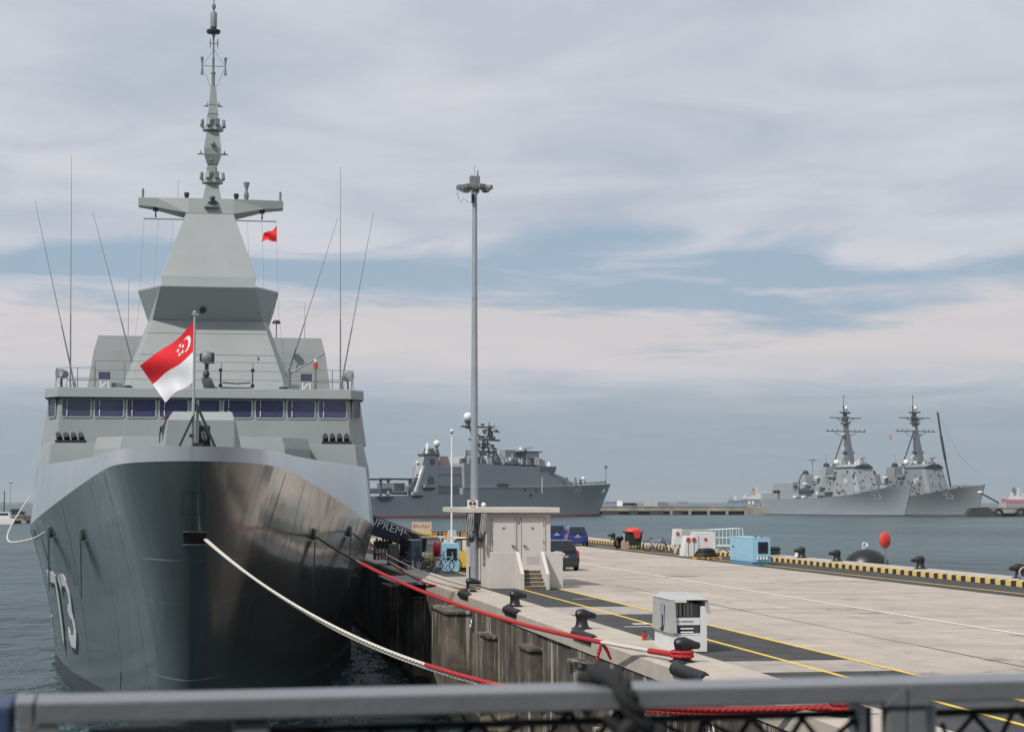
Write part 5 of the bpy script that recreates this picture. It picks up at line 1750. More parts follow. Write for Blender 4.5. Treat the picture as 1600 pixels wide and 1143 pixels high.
tag(MB().bx(0, .55, 0, .9, 0, 1.15).build('steel_locker', mat('locker_grey', (.10, .12, .12), .6), None, bevel=.02, loc=(10.05, 98.5, QZ + .002)), 'dark grey steel locker between the lettered crate and the black tarpaulin', 'locker')
tag(MB().loft([[(.36 * math.cos(a) * k_, .5 * math.sin(a) * k_ + .05 * math.sin(5 * a + z * 3), z) for a in [2 * math.pi * i / 16 for i in range(16)]] for z, k_ in ((0, 1), (.5, .95), (1.1, .85), (1.5, .8), (1.75, .35))]).build('tarpaulin_stack', mat('black_tarp', (.006, .006, .008), .7), None, smooth=True, loc=(10.72, 96.6, QZ)), 'tall bundle under a black tarpaulin in front of the navy gangway', 'bundle')
o = thing('grey_container', 'blue grey cabinet with a leaning bar standing under the gangway', 'cabinet', (10.78, 94.6, QZ))
o.scale = (.68, 1, .93)
MB().bx(0, .85, 0, 1.3, 0, 1.5).build('cabinet_body', mat('container_bluegrey', (.10, .15, .18), .55, var=.1), o, bevel=.02)
MB().bx(-.1, .82, -.04, 1.34, 1.5, 1.56).build('cabinet_lid', M_hood, o)
MB().tube([(.45, -.06, 1.2), (.62, -.08, .5), (.8, -.1, .1)], .035, 6).build('leaning_bar', M_dark, o)
for i, x in enumerate((.1, .35, .62)):
    tag(MB().lathe((0, 0, 0), [(.09, 0), (.11, .05), (.10, .28), (.05, .36), (.05, .42)], 10).build('gas_bottle', M_white, None, smooth=True, loc=(10.35 + x * 1.1, 93.6 - .1 * i, QZ + .002)),
        ('small white cylinder at the foot of the blue grey cabinet, nearest the tarpaulin', 'small white cylinder at the middle of the foot of the blue grey cabinet', 'small white cylinder at the foot of the blue grey cabinet, nearest the reels')[i], 'cylinder', 'white cylinders under the gangway')
# reels
for (x, y, r_, m1, lb, lift) in ((11.75, 95.0, .42, mat('reel_yellow', (.72, .50, .03), .5, var=.1), 'yellow cable reel on a dark stand beside the red one', .02),
                                 (12.3, 95.6, .45, mat('reel_red', (.55, .02, .03), .45, var=.1), 'red hose reel in front of the white canopy box', .47)):
    o = thing('hose_reel', lb, 'reel', (x, y, QZ), R(72), 'reels beside the blue machine')
    for sg in (-.16, .16):
        MB().cyl((0, sg - .02, lift + r_), (0, sg + .02, lift + r_), r_, r_, 24).build('reel_disc', m1, o)
        MB().bx(-.3, .3, sg * 1.35 - .02, sg * 1.35 + .02, 0, .06).tube([(-.28, sg * 1.35, 0), (0, sg * 1.35, lift + r_), (.28, sg * 1.35, 0)], .025, 5).build('reel_stand', M_dark, o)
    MB().cyl((0, -.14, lift + r_), (0, .14, lift + r_), r_ * .8, r_ * .8, 20).build('hose_pack', m1 if r_ > .43 else M_bw, o)
# blue machine
o = thing('blue_machine', 'pale blue machine housing with a dark window beside the yellow locker', 'machine', (11.80, 90.2, QZ), R(-3))
MB().prism([(0, 0), (.85, 0), (.85, 1.25), (.78, 1.36), (.05, 1.40), (0, 1.32)], 'y', 0, 1.0).build('housing', M_lb, o, bevel=.03)
MB().bx(.22, .72, -.03, -.001, .52, 1.12).build('window', M_cglass, o, bevel=.02)
MB().bx(.18, .76, -.02, -.0005, .48, .519).build('window_sill', M_lb, o)
# white canopied box
o = thing('canopy_box', 'white roofed control box standing behind the red reel', 'cabinet', (12.05, 98.5, QZ))
MB().bx(0, .75, 0, .7, 0, 1.42).build('box_body', M_hood, o)
MB().bx(.02, .73, -.02, -.001, 1.15, 1.42).build('box_fascia', M_white, o)
MB().bx(-.32, 1.0, -.3, .9, 1.46, 1.54).build('canopy', mat('cream_canopy', (.72, .68, .55), .6), o)
MB().bx(.1, .65, .1, .6, 1.421, 1.459).build('canopy_post', M_white, o)
# yellow locker with cab window
o = thing('yellow_locker', 'yellow machine cab with a dark framed window, partly behind the hut', 'machine', (12.60, 92.0, QZ))
MB().bx(0, 1.1, 0, 1.3, .12, .95).build('cab_body', mat('cab_yellow', (.75, .50, .05), .5, var=.06), o, bevel=.03)
MB().tube([(.12, .0, .95), (.08, 0, 1.45), (.16, 0, 1.52), (1.0, 0, 1.52)], .035, 6).tube([(.42, 0, .95), (.42, 0, 1.5)], .03, 6).build('cab_frame', M_dark, o)
MB().bx(.13, .41, .01, .03, .96, 1.50).build('cab_window', mat('cab_glass', (.25, .28, .28), .1, var=.1), o)
MB().bx(-.05, 1.1, -.05, 1.3, 1.56, 1.62).build('cab_roof', mat('cream_canopy', (.72, .68, .55)), o)
MB().bx(.1, 1.0, .1, 1.2, 0, .119).build('cab_skid', M_dark, o)
# yellow skip with sign board
o = thing('yellow_skip', 'pale yellow open container with a pinkish board above it, beyond the gangway', 'container', (15.0, 131.0, QZ))
M_sk = mat('skip_yellow', (.55, .43, .14), .6, var=.12)
MB().prism([(-1.5, 0), (1.4, 0), (1.4, 1.25), (-.3, 1.25), (-1.5, .7)], 'y', 0, 2).build('container_body', M_sk, o, bevel=.02)
MB().bx(-.15, 1.25, -.02, -.001, .35, 1.05).build('container_opening', mat('skip_inner', (.22, .17, .06), .8), o)
MB().bx(.0, 1.4, .2, .25, 1.26, 1.95).build('notice_board', mat('board_pink', (.55, .43, .34), .7), o)
for i in range(6):
    MB().bx(.12 + i * .2, .24 + i * .2, .18, .199, 1.55 + .04 * (i % 2), 1.82 - .05 * (i % 3)).build('board_mark', mat('board_mark', (.35, .20, .17), .7), o)
MB().cyl((1.36, .1, 0), (1.36, .1, 2.0), .04, .04, 6).build('board_post', M_sk, o)
# orange and black barriers
M_bor = mat('barrier_orange', (.75, .33, .05), .5, var=.1)
bp = None
for i, x in enumerate((18.0, 19.55, 21.1, 22.65)):
    o = thing('road_barrier', ('striped orange and black barrier beside the yellow container', 'striped orange and black barrier behind the white canopied box', 'striped orange and black barrier left of the hut, second from it', 'striped orange and black barrier partly hidden by the hut')[i], 'barrier', (x, 150.0 + i * .3, QZ), 0, 'striped barriers at the pier end')
    MB().bx(0, 1.4, 0, .1, .35, .95).build('board', M_dark, o, bevel=.02)
    for r_ in range(3):
        for c_ in range(2):
            MB().bx(.15 + c_ * .65, .58 + c_ * .65, -.02, -.001, .41 + r_ * .18, .51 + r_ * .18).build('stripe', M_bor, o, bevel=.01)
    MB().bx(.1, .2, -.2, .3, 0, .349).build('foot', M_dark, o)
    MB().bx(1.2, 1.3, -.2, .3, 0, .349).build('foot', M_dark, o)
tag(MB().prism([(0, 0), (1.0, 0), (.75, 1.1), (.2, 1.1)], 'y', 0, .8).build('grey_block', M_hood, None, bevel=.03, loc=(19.6, 147.0, QZ + .002)), 'tapering grey block standing in front of the striped barriers', 'block')
# platform edge on the berth side near the frigate
o = tag(MB().bx(0, 1.5, 0, 7.5, 0, .10).build('berth_platform', M_greyd, None, loc=(8.35, 79.5, QZ - .15)), 'dark grey flat fender platform along the berth below the gangway', 'platform')

# ------------------------------------------------------------------ FAR PIERS
M_fp = mat('far_pier_concrete', (.33, .30, .25), .85, var=.25, nscale=.12, dirt=.5, dirtcol=(.12, .11, .09))
M_fd = mat('far_pier_dark_and_shade', (.04, .04, .04), .9, var=.2)  # painted-in shade below the decks; also plain dark fender panels and caisson


def gpt(x, y, z, D):
    """where a sight line (photo pixel column x) meets distance D ahead, as a ground point"""
    k = (x - 800) / F
    v = cam_xy(k * D, D)
    return v


def far_pier(name, label, xa, xb, D, ztop, zbot, fenders=(), gap=11.0):
    a, b_ = gpt(xa, 0, 0, D), gpt(xb, 0, 0, D)
    L = (b_ - a).length
    o = thing(name, label, 'pier', (a.x, a.y, 0), math.atan2(b_.y - a.y, b_.x - a.x))
    MB().bx(0, L, 0, 22, zbot, ztop).build('pier_deck', M_fp, o)
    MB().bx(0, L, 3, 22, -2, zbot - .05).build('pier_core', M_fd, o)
    p0_ = None
    x = 0
    while x < L:
        if p0_ is None:
            p0_ = MB().bx(0, 1.6, 0, 1.5, -2, zbot - .01).build('pile', M_fp, o)
        else:
            clone(p0_, o, (x, 0, 0))
        x += gap
    MB().bx(0, L, -.3, 0, ztop - .5, ztop + .1).build('kerb', M_fp, o)
    return o, L


o, L = far_pier('far_pier', 'low concrete pier far behind, between the big grey ship and the destroyers', 930, 1166, 1100, 5.0, 2.2)
for x, w in ((4, 10), (20, 5), (32, 8), (46, 5)):
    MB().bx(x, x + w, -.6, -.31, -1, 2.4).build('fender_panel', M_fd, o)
MB().hexa([(L, 0, -2), (L + 34, 8, 1.5), (L + 34, 20, 1.5), (L, 22, -2), (L, 0, 4.2), (L + 34, 8, 6.4), (L + 34, 20, 6.4), (L, 22, 4.2)]).build('mooring_ramp', M_fp, o)
far_pier('far_pier', 'stretch of concrete pier at the right edge of the picture beside the second destroyer', 1524, 1640, 960, 4.8, 1.8)
far_pier('far_pier', 'short end of a concrete pier far behind the frigate at the left edge', -60, 39, 665, 2.9, 1.0)


def at(xpx, D, z=0, dz=0):
    v = gpt(xpx, 0, 0, D)
    return (v.x, v.y, z)


AX = R(-YAW)
for x, D, w, h, m_, nm, lb, ct in ((1017, 1106, 8, 3.6, M_hood, 'pier_shed', 'grey shed on the far pier near its middle', 'shed'), (1036, 1106, 6, 2.6, M_steel, 'pier_shed', 'lower steel shed on the far pier beside the grey one', 'shed'),
                              (968, 1106, 3, 3.4, M_flagw, 'pier_tent', 'small white and pink tent on the far pier by the grey ship bow', 'tent')):
    o = tag(MB().prism([(-w / 2, 0), (w / 2, 0), (w / 2, h * .85), (0, h), (-w / 2, h * .85)], 'y', 0, 5).build(nm, m_, None, loc=at(x, D, 5.0), rz=AX), lb, ct)
for i, (x, lb) in enumerate(((978, 'dark parked vehicle on the far pier nearest the tent'), (985, 'dark parked vehicle on the far pier second from the tent'), (990, 'dark parked vehicle on the far pier just left of the sheds'))):
    tag(MB().prism([(-2, .4), (2, .4), (2, 1.1), (1.2, 1.9), (-1.4, 1.9), (-2, 1.2)], 'y', 0, 1.8).cyl((-1.2, -.1, .4), (-1.2, 0, .4), .4, .4, 8).cyl((1.2, -.1, .4), (1.2, 0, .4), .4, .4, 8).build('parked_vehicle', M_cdark, None, loc=at(x, 1108, 5.0), rz=AX), lb, 'vehicle', 'vehicles on the far pier')
for i, x in enumerate((1170, 1176)):
    tag(MB().lathe((0, 0, 0), [(.7, 0), (.8, .6), (.5, 1.6), (.1, 1.9)], 10).build('yellow_buoy', mat('buoy_yellow', (.75, .60, .2), .5), None, smooth=True, loc=at(x, 1108, 6.2)), ('yellow topped bollard on the ramp end of the far pier, farther from the destroyer', 'yellow topped bollard on the ramp end of the far pier, nearer the destroyer')[i], 'bollard')
for i, (x, D, ry) in enumerate(((1558, 958, 2.6), (1593, 958, 3.0))):
    o = tag(MB().torus((0, 0, 0), ry * .72, ry * .28, 'y', 20, 8).build('round_fender', M_rub, None, smooth=True, loc=at(x, D, 1.7), rz=AX), ('large black tyre fender hung on the right-hand far pier, nearer the destroyer', 'large black tyre fender hung on the far pier at the right picture edge')[i], 'fender')
# bow mooring barge, dark, at the end of the right pier
tag(MB().hexa([(-10, 0, -1), (8, 0, -1), (8, 8, -1), (-10, 8, -1), (-6.5, 0, 4.6), (2, 0, 4.9), (2, 8, 4.9), (-6.5, 8, 4.6)]).build('dark_caisson', M_fd, None, loc=at(1536, 955), rz=AX), 'dark caisson at the water end of the pier beside the second destroyer', 'caisson')
M_crn = mat('crane_dark_green', (.035, .05, .055), .6)
o = thing('crane', 'tall dark telescopic crane boom leaning up behind the second destroyer', 'crane', at(1489, 1060), AX)
MB().hexa([(-2, -1, 0), (2, -1, 0), (2, 1, 0), (-2, 1, 0), (-1.5, -1, 8), (1.5, -1, 8), (1.5, 1, 8), (-1.5, 1, 8)]).build('crane_base', M_crn, o)
for a_, b_, w in (((-.2, 7), (-4.7, 32), .55), ((-4.6, 31.5), (-6.8, 45), .8), ((-6.75, 44.5), (-8.6, 58.6), .6)):
    MB().tube([(a_[0], 0, a_[1]), (b_[0], 0, b_[1])], w, 6).build('boom_section', M_crn, o)
MB().tube([(-8.6, 0, 58.6), (4, 0, 33), (16, 0, 22)], .05, 4).build('hoist_cable', M_crn, o)
# brow from the right pier to the destroyer
o = thing('boom_crane', 'short grey boom reaching from the right-hand pier towards the second destroyer bow', 'crane', at(1566, 955, 4.8), AX)
MB().tube([(-1, 0, 1.5), (-11.5, 0, 7.2)], .45, 6).build('boom', M_crn, o)
MB().bx(-2.6, 1.0, -1, 1, 0, 2.6).build('cab', M_hood, o)
MB().sph((-12, 0, 7.6), 1.0, 10, (1.4, 1, .8)).build('boom_head', M_pc, o, smooth=True)
tag(MB().cyl((0, 0, 0), (0, 0, 35), .35, .2, 8).lathe((0, 0, 35), [(.3, 0), (2.8, .3), (2.8, .8), (.3, 1.2)], 10).build('distant_light_mast', M_steel, None, loc=at(1269, 1250)), 'thin distant light mast standing between the cargo ship and the first destroyer', 'light mast')
tag(MB().cyl((0, 0, 0), (0, 0, 13.5), .12, .08, 6).lathe((0, 0, 13.5), [(.1, 0), (1.0, .1), (1.0, .3), (.1, .5)], 10).build('distant_light_mast', M_steel, None, loc=at(18, 800, 2.0)), 'small distant light mast over the pier at the left edge', 'light mast')
o = thing('harbour_launch', 'small pale launch with a dark mast at the left edge', 'boat', at(6, 640), AX)
MB().prism([(-5, -.5), (3.0, -.5), (4.2, 2.0), (-5, 2.0)], 'y', 0, 3).build('hull', M_pc, o)
MB().bx(-4, 2.5, .4, 2.6, 2.0, 4.2).build('cabin', M_pc, o)
MB().bx(-4.05, 2.0, .38, .399, 3.0, 3.8).build('cabin_windows', M_cglass, o)
MB().cyl((.2, 1.5, 4.2), (.2, 1.5, 11.5), .22, .15, 6).build('mast', M_dark, o)
tag(MB().bx(-3, 3, 0, 2.2, 0, 1.3).prism([(-2, 1.3), (2.4, 1.3), (1.4, 2.2), (-1.6, 2.2)], 'y', .1, 2.1).build('parked_vehicle', M_cdark, None, loc=at(27, 672, 2.9), rz=AX), 'dark vehicle parked on the pier at the left edge', 'vehicle')

# ------------------------------------------------------------------ generic far hull
def far_hull(o, tab, keel=-2, m_=None, name='hull', ztrim=0, pw_=2.6):
    """tab: (y, half width at deck, half width at water, deck z, y shift of the waterline)"""
    rings = []
    for y, wd, ww, zd, ys in tab:
        row = []
        for k_ in range(9):
            t_ = k_ / 8
            z = ztrim + (zd - ztrim) * t_
            c = t_ ** pw_
            row.append((ww + (wd - ww) * c, y + ys * (1 - t_), z))
        row = [(ww, y + ys, keel)] + row
        rings.append([(-x, a, b_) for x, a, b_ in row[::-1]] + row)
    m0 = MB()
    n_ = len(rings[0])
    b0 = 0
    m0.loft(rings, False)
    k_ = len(rings)
    # deck and transom
    for i in range(k_ - 1):
        m0.f.append((i * n_, i * n_ + n_ - 1, (i + 1) * n_ + n_ - 1, (i + 1) * n_))
    m0.f.append(tuple((k_ - 1) * n_ + j for j in range(n_)))
    return m0.build(name, m_, o, smooth=True)


M_usn = mat('haze_grey', (.27, .29, .31), .6, var=.04, nscale=.05, streak=.25, sscale=.25, streakcol=(.20, .205, .21))
M_usn2 = mat('haze_grey_darker', (.13, .145, .16), .6, var=.08, nscale=.2)
M_usd = mat('haze_grey_fitting', (.07, .08, .09), .6, var=.2, nscale=.4)
M_radm = mat('radome_white', (.72, .72, .70), .5, var=.03)
M_redw = mat('waterline_red', (.42, .06, .05), .6, var=.1, nscale=.2)

# --- dock landing ship
lsd = thing('landing_ship', 'big grey dock landing ship numbered 49 lying behind the hut, red at the waterline', 'warship', (205.8, 987.6, 0), R(128.3))
T = [(-24, .3, .2, 17.6, 11), (-20, 2.6, .5, 17.4, 8.5), (-12, 6.8, 1.4, 17.2, 5), (0, 10.6, 3.8, 16.8, 2), (15, 12.3, 7.2, 16.3, 0), (45, 12.6, 11.4, 15.3, 0), (107, 12.6, 12.3, 14.6, 0)]
far_hull(lsd, T, m_=M_usn, pw_=2.0)
T2 = [(107, 12.6, 12.3, 11.3, 0), (170, 12.4, 12.2, 10.1, 0)]
far_hull(lsd, T2, m_=M_usn)
T3 = [(y, wd * .0 + ww + .03 if y > 0 else ww + .03, ww + .03, .9, ys) for y, wd, ww, zd, ys in T]
far_hull(lsd, T3, m_=M_redw, name='waterline_band')
far_hull(lsd, [(y, ww + .03, ww + .03, .9, 0) for y, wd, ww, zd, ys in T2], m_=M_redw, name='waterline_band')
# the white hull stripe, deck house and its sloped front
MB().hexa([(-11.6, 27, 14.8), (11.6, 27, 14.8), (11.6, 105, 14.6), (-11.6, 105, 14.6), (-11.2, 46, 25.5), (11.2, 46, 25.5), (11.2, 105, 26.8), (-11.2, 105, 26.8)]).build('deckhouse', M_usn, lsd, bevel=.1)
MB().hexa([(-11.3, 36, 22.5), (-4, 36, 22.5), (-4, 48, 22.5), (-11.3, 48, 22.5), (-11.3, 34.5, 26), (-4, 34.5, 26), (-4, 48, 26), (-11.3, 48, 26)]).build('bridge_wing', M_usn2, lsd)
MB().hexa([(-9, 40, 25.6), (9, 40, 25.6), (9, 60, 26.8), (-9, 60, 26.8), (-8, 42, 30), (8, 42, 30), (8, 58, 30), (-8, 58, 30)]).build('pilot_house', M_usn, lsd)
MB().bx(-8.6, 8.6, 40.8, 41, 28, 29).build('bridge_windows', M_usd, lsd)
MB().bx(-9, 2, 46, 56, 30.05, 33.2).build('director_house', M_usn, lsd)
MB().bx(-9.5, -1, 44, 62, 33.2, 33.8).build('platform', M_usn2, lsd)
for z, y, l_ in ((35.8, 53, 9), ):
    MB().hexa([(-7, y - 4, z - .7), (-5, y - 4, z - .7), (-5, y + 4, z - 1.3), (-7, y + 4, z - 1.3), (-7, y - 4, z + .5), (-5, y - 4, z + .5), (-5, y + 4, z), (-7, y + 4, z)]).build('search_radar', M_radm, lsd)
    MB().cyl((-6, y, 33.8), (-6, y, z - .7), .7, .4, 8).build('radar_pedestal', M_usd, lsd)
rn = random.Random(11)
for i in range(60):
    y = 48 + i * .95
    h_ = rn.uniform(.8, 4.2)
    MB().box((-10 + rn.uniform(-.5, 3), y, 26.6 + h_ / 2), (rn.uniform(.8, 2.6), rn.uniform(.8, 2.2), h_), 0, (.8, .8)).build('roof_fitting', rn.choice((M_usn, M_usn2, M_usd, M_usd, M_radm)), lsd)
for y, z, r_ in ((92, 27.6, 1.3), (74, 28, 1.2), (63, 28, 1.3)):
    MB().sph((-9.5, y, z), r_, 10).build('small_radome', M_radm, lsd, smooth=True)
MB().cyl((-9, 82, 26.5), (-9, 82, 29.6), .9, .9, 10).build('canister', M_radm, lsd)
MB().hexa([(-9, 58, 26.6), (8, 58, 26.6), (8, 100, 26.7), (-9, 100, 26.7), (-8, 60, 30.2), (7, 60, 30.2), (7, 96, 30.2), (-8, 96, 30.2)]).build('upper_deckhouse', M_usn, lsd, bevel=.1)
for i in range(34):
    h_ = rn.uniform(.8, 3.6)
    MB().box((-7 + rn.uniform(-.5, 6), 60 + i * 1.0, 30.2 + h_ / 2), (rn.uniform(.5, 1.8), rn.uniform(.4, 1.8), h_), 0, (.7, .7)).build('roof_fitting', rn.choice((M_usn, M_usn2, M_usd, M_usd, M_radm)), lsd)
MB().bx(-7, 3, 62, 70, 30.2, 34.2).build('upper_deckhouse', M_usn, lsd, bevel=.1)
MB().bx(-6, 2, 83, 90, 30.2, 33.6).build('upper_deckhouse', M_usn2, lsd, bevel=.1)
# forward gun tub and white cylinder
MB().hexa([(-6, 12, 16.4), (6, 12, 16.4), (6, 30, 15.8), (-6, 30, 15.8), (-4, 20, 20.5), (4, 20, 20.5), (4, 30, 23), (-4, 30, 23)]).build('gun_platform', M_usn2, lsd)
MB().lathe((-3, 31, 22.5), [(1.8, 0), (1.6, 2), (1.1, 2.2), (1.0, 5.2), (.5, 6)], 12).build('gun_radome', M_radm, lsd, smooth=True)
for i in range(16):
    MB().box((-6 + rn.uniform(-1, 4), 6 + i * 1.4, 18.3), (1.2, 1.0, rn.uniform(1.0, 5.2)), 0, (.6, .6)).build('foredeck_fitting', rn.choice((M_usn2, M_usn, M_usd)), lsd)
MB().sph((-6, 6.5, 20), 1.1, 10).cyl((-6, 6.5, 17), (-6, 6.5, 20), .4, .4, 6).build('small_radome', M_radm, lsd, smooth=True)
MB().cyl((0, -20, 17.4), (0, -20, 27.5), .22, .12, 6).bx(-.6, .6, -20.5, -19.5, 26, 27.2).build('jackstaff', M_usd, lsd)
railing([(-6.0, -12, 17.2), (-9.6, 0, 16.8), (-11.8, 15, 16.3), (-12.3, 25, 16.0)], 1.2, 2, .06).build('deck_railing', M_usd, lsd)
# main mast
mm = MB()
for x in (-2.2, 2.2):
    for y in (88 - 12, 94 - 12):
        mm.tube([(x, y, 26.5), (x * .5, 79 + (y - 79) * .5, 41)], .4, 5)
for z in (30, 33.5, 37, 41):
    k_ = 1 - (z - 26.5) / 29
    mm.bx(-2.8 * k_ - .4, 2.8 * k_ + .4, 79 - 3.4 * k_ - .6, 79 + 3.4 * k_ + .6, z - .2, z + .2)
for z0, z1 in ((26.5, 30), (30, 33.5), (33.5, 37), (37, 41)):
    mm.tube([(-2.2, 76, z0), (-2.0, 82, z1)], .2, 4).tube([(-2.2, 82, z0), (-2.0, 76, z1)], .2, 4)
mm = mm.build('lattice_mast', M_usd, lsd)
mm['kind'] = 'stuff'
MB().bx(-.9, .9, 67, 89, 38.7, 39.6).build('mast_yard', M_usd, lsd)
MB().bx(-.7, .7, 68.5, 77, 43.8, 44.6).bx(-.6, .6, 72, 74.5, 39.5, 46.5).build('mast_yard', M_usd, lsd)
MB().tube([(0, 80, 40), (0, 87, 44.5), (0, 92, 45)], .35, 5).bx(-.7, .7, 72, 95, 45.2, 46.0).build('mast_yard', M_usd, lsd)
MB().cyl((0, 75, 41), (0, 74.5, 48.5), .6, .25, 6).build('topmast', M_usd, lsd)
MB().tube([(-5, 88, 27), (-4, 90, 38), (-3, 93.3, 47)], .45, 6).build('dish_support', M_usd, lsd)
MB().sph((-3, 93.5, 50.3), 2.35, 18).build('large_radome', M_radm, lsd, smooth=True)
MB().lathe((-3, 93.5, 46.2), [(1.2, 0), (1.2, .8), (2.0, 2.0)], 10).build('radome_base', M_usd, lsd, smooth=True)
for i in range(34):
    MB().box((rn.uniform(-3, 1), rn.uniform(70, 87), rn.uniform(28, 47)), (1.2, rn.uniform(.8, 2.6), rn.uniform(.5, 1.6))).build('mast_fitting', rn.choice((M_usd, M_usd, M_usn2, M_usn, M_radm)), lsd)
# after tower, funnel and recess
MB().bx(-10, 10, 105.05, 125, 11, 15.5).build('well_bulkhead', M_usn2, lsd)
MB().bx(-9.5, 6, 105.05, 124, 15.6, 25).build('funnel_house', M_usn, lsd)
MB().bx(-9.7, 3, 104.8, 124.5, 20.6, 21.1).build('gallery_deck', M_usn2, lsd)
MB().box((-6, 116, 27.5), (6, 8, 5), 0, (.7, .7)).build('funnel_top', mat('funnel_stain', (.28, .20, .19), .7, var=.2, nscale=.3), lsd)
MB().hexa([(-12, 124, 11), (-8, 124, 11), (-8, 140, 11), (-12, 140, 11), (-12, 124.4, 30), (-8, 124.4, 30), (-8, 133.5, 30), (-12, 133.5, 30)]).build('after_tower', M_usn, lsd, bevel=.1)
MB().bx(-12.3, -7.7, 123.8, 134.2, 30.05, 30.9).build('tower_top', M_usd, lsd)
MB().bx(-12.08, -12.0, 126.5, 130, 25.5, 28.5).build('tower_window', M_usd, lsd)
MB().hexa([(-12.6, 139.3, 12), (-11.5, 139.3, 12), (-11.5, 141, 12), (-12.6, 141, 12), (-12.6, 133.6, 25), (-11.5, 133.6, 25), (-11.5, 135, 25), (-12.6, 135, 25)]).build('exhaust_duct', M_radm, lsd)
MB().sph((-6, 119, 36.2), 1.7, 14).build('small_radome', M_radm, lsd, smooth=True)
MB().lathe((-6, 119, 30), [(1.6, 0), (1.0, 3), (.5, 4.2), (1.1, 5)], 8).build('radome_base', M_usd, lsd)
MB().lathe((-7, 126.5, 31), [(1.2, 0), (1.2, 1.5), (.8, 1.7), (.8, 4.5), (.4, 5.2)], 10).build('gun_radome', M_radm, lsd, smooth=True)
MB().box((-7, 125.5, 32.2), (5, 4, 3), 0, (.7, .7)).build('gun_mount', M_usd, lsd)
MB().sph((-9, 135.5, 26.5), .9, 10).cyl((-9, 135.5, 20), (-9, 135.5, 26), .3, .3, 6).build('small_radome', M_radm, lsd, smooth=True)
for y, z in ((131, 14.6), (139, 10.9)):
    MB().bx(-14, -12.05, y - 4, y + 4, z, z + 1.4).build('sponson', M_usn, lsd)
    MB().hexa([(-12.4, y - 2.5, z - 1.6), (-12.05, y - 2.5, z - 1.6), (-12.05, y + 2.5, z - 1.6), (-12.4, y + 2.5, z - 1.6), (-14, y - 4, z - .05), (-12.05, y - 4, z - .05), (-12.05, y + 4, z - .05), (-14, y + 4, z - .05)]).build('sponson_bracket', M_usd, lsd)
MB().prism([(127, 16), (131.5, 16), (131.5, 18.5), (130.5, 20), (128, 20), (127, 18.5)], 'x', -12.12, -12.0).build('boat_door', M_usd, lsd)
for i in range(5):
    MB().box((-11, 136 + i * 1.8, 18 + 2.2 - i * 1.6), (2, 2.2, 1.5)).build('tower_fitting', rn.choice((M_usd, M_usn2)), lsd)
# deck crane and boats aft
for x in (-9, 6):
    for y in (140.5, 160):
        MB().bx(x - .5, x + .5, y - .5, y + .5, 10.4, 18.6).build('gantry_post', M_usd, lsd)
    MB().bx(x - .6, x + .6, 139, 161.5, 18, 18.9).build('gantry_beam', M_usd, lsd)
MB().bx(-8, 4, 143, 150, 12.6, 16.6).build('stowed_landing_craft', M_usn2, lsd)
MB().bx(-8.6, -8.2, 142, 153, 11, 12.4).build('deck_fence', M_usd, lsd)
MB().prism([(151, 11.5), (158, 11.5), (159, 13.8), (152, 14.2)], 'x', -8, 3).build('work_boat', M_usd, lsd)
MB().sph((-7, 154, 12), 1.3, 10).build('boat_cover', M_radm, lsd, smooth=True)
MB().hexa([(-13.5, 158, 8.0), (-12.3, 158, 8.0), (-12.3, 163, 8.0), (-13.5, 163, 8.0), (-14.5, 156, 10.2), (-12.3, 156, 10.2), (-12.3, 166, 10.2), (-14.5, 166, 10.2)]).build('sponson', M_usd, lsd)
MB().bx(-12.15, -12.05, 73, 81, 14.9, 16.9).build('hull_recess', M_usd, lsd)
for y, z in ((99, 18.7), (61, 13.6), (52, 13.6), (56, 11.0)):
    MB().bx(-12.66, -12.0, y - .8, y + .8, z - .7, z + .7).build('hull_port', M_usd, lsd)
MB().cyl((-12.9, 48, 12), (-12.9, 48, 20.5), .2, .2, 6).build('whip_mast', M_radm, lsd)
MB().bx(-12.75, -12.6, 46, 107, 14.2, 14.7).build('deck_edge', M_usn2, lsd)


def ship_number(parent, txt, size, y0, z0, tab, lift=.25, pw_=2.0):
    """digits laid on the starboard (-x) side, reading from aft to forward"""
    def half(y, z):
        t_ = .8
        for _ in range(3):
            ye = y
            for (a, wd, ww, zd, ys), (c, wd2, ww2, zd2, ys2) in zip(tab, tab[1:]):
                ya, yb = a + ys * (1 - t_), c + ys2 * (1 - t_)
                if ya <= ye <= yb or c == tab[-1][0]:
                    f = (ye - ya) / (yb - ya)
                    zd_ = zd + (zd2 - zd) * f
                    wd_, ww_ = wd + (wd2 - wd) * f, ww + (ww2 - ww) * f
                    break
            t_ = max(0, min(1, z / zd_))
        return ww_ + (wd_ - ww_) * t_ ** pw_
    x0_ = y0
    h_ = size
    for ch in txt:
        m_ = MB()
        for path in DIG[ch]:
            pts_ = [(x0_ - a * h_ * .55, z0 + b_ * h_) for a, b_ in path]
            for quad in stroke(pts_, h_ * .10, 3):
                f_ = [(-(half(a, b_) + lift), a, b_) for a, b_ in quad]
                g_ = [(-(half(a, b_) - .05), a, b_) for a, b_ in quad]
                m_.add(f_ + g_, [(0, 1, 2, 3), (4, 7, 6, 5), (0, 4, 5, 1), (1, 5, 6, 2), (2, 6, 7, 3), (3, 7, 4, 0)])
        m_.build('hull_digit', M_radm, parent)
        x0_ -= h_ * .85


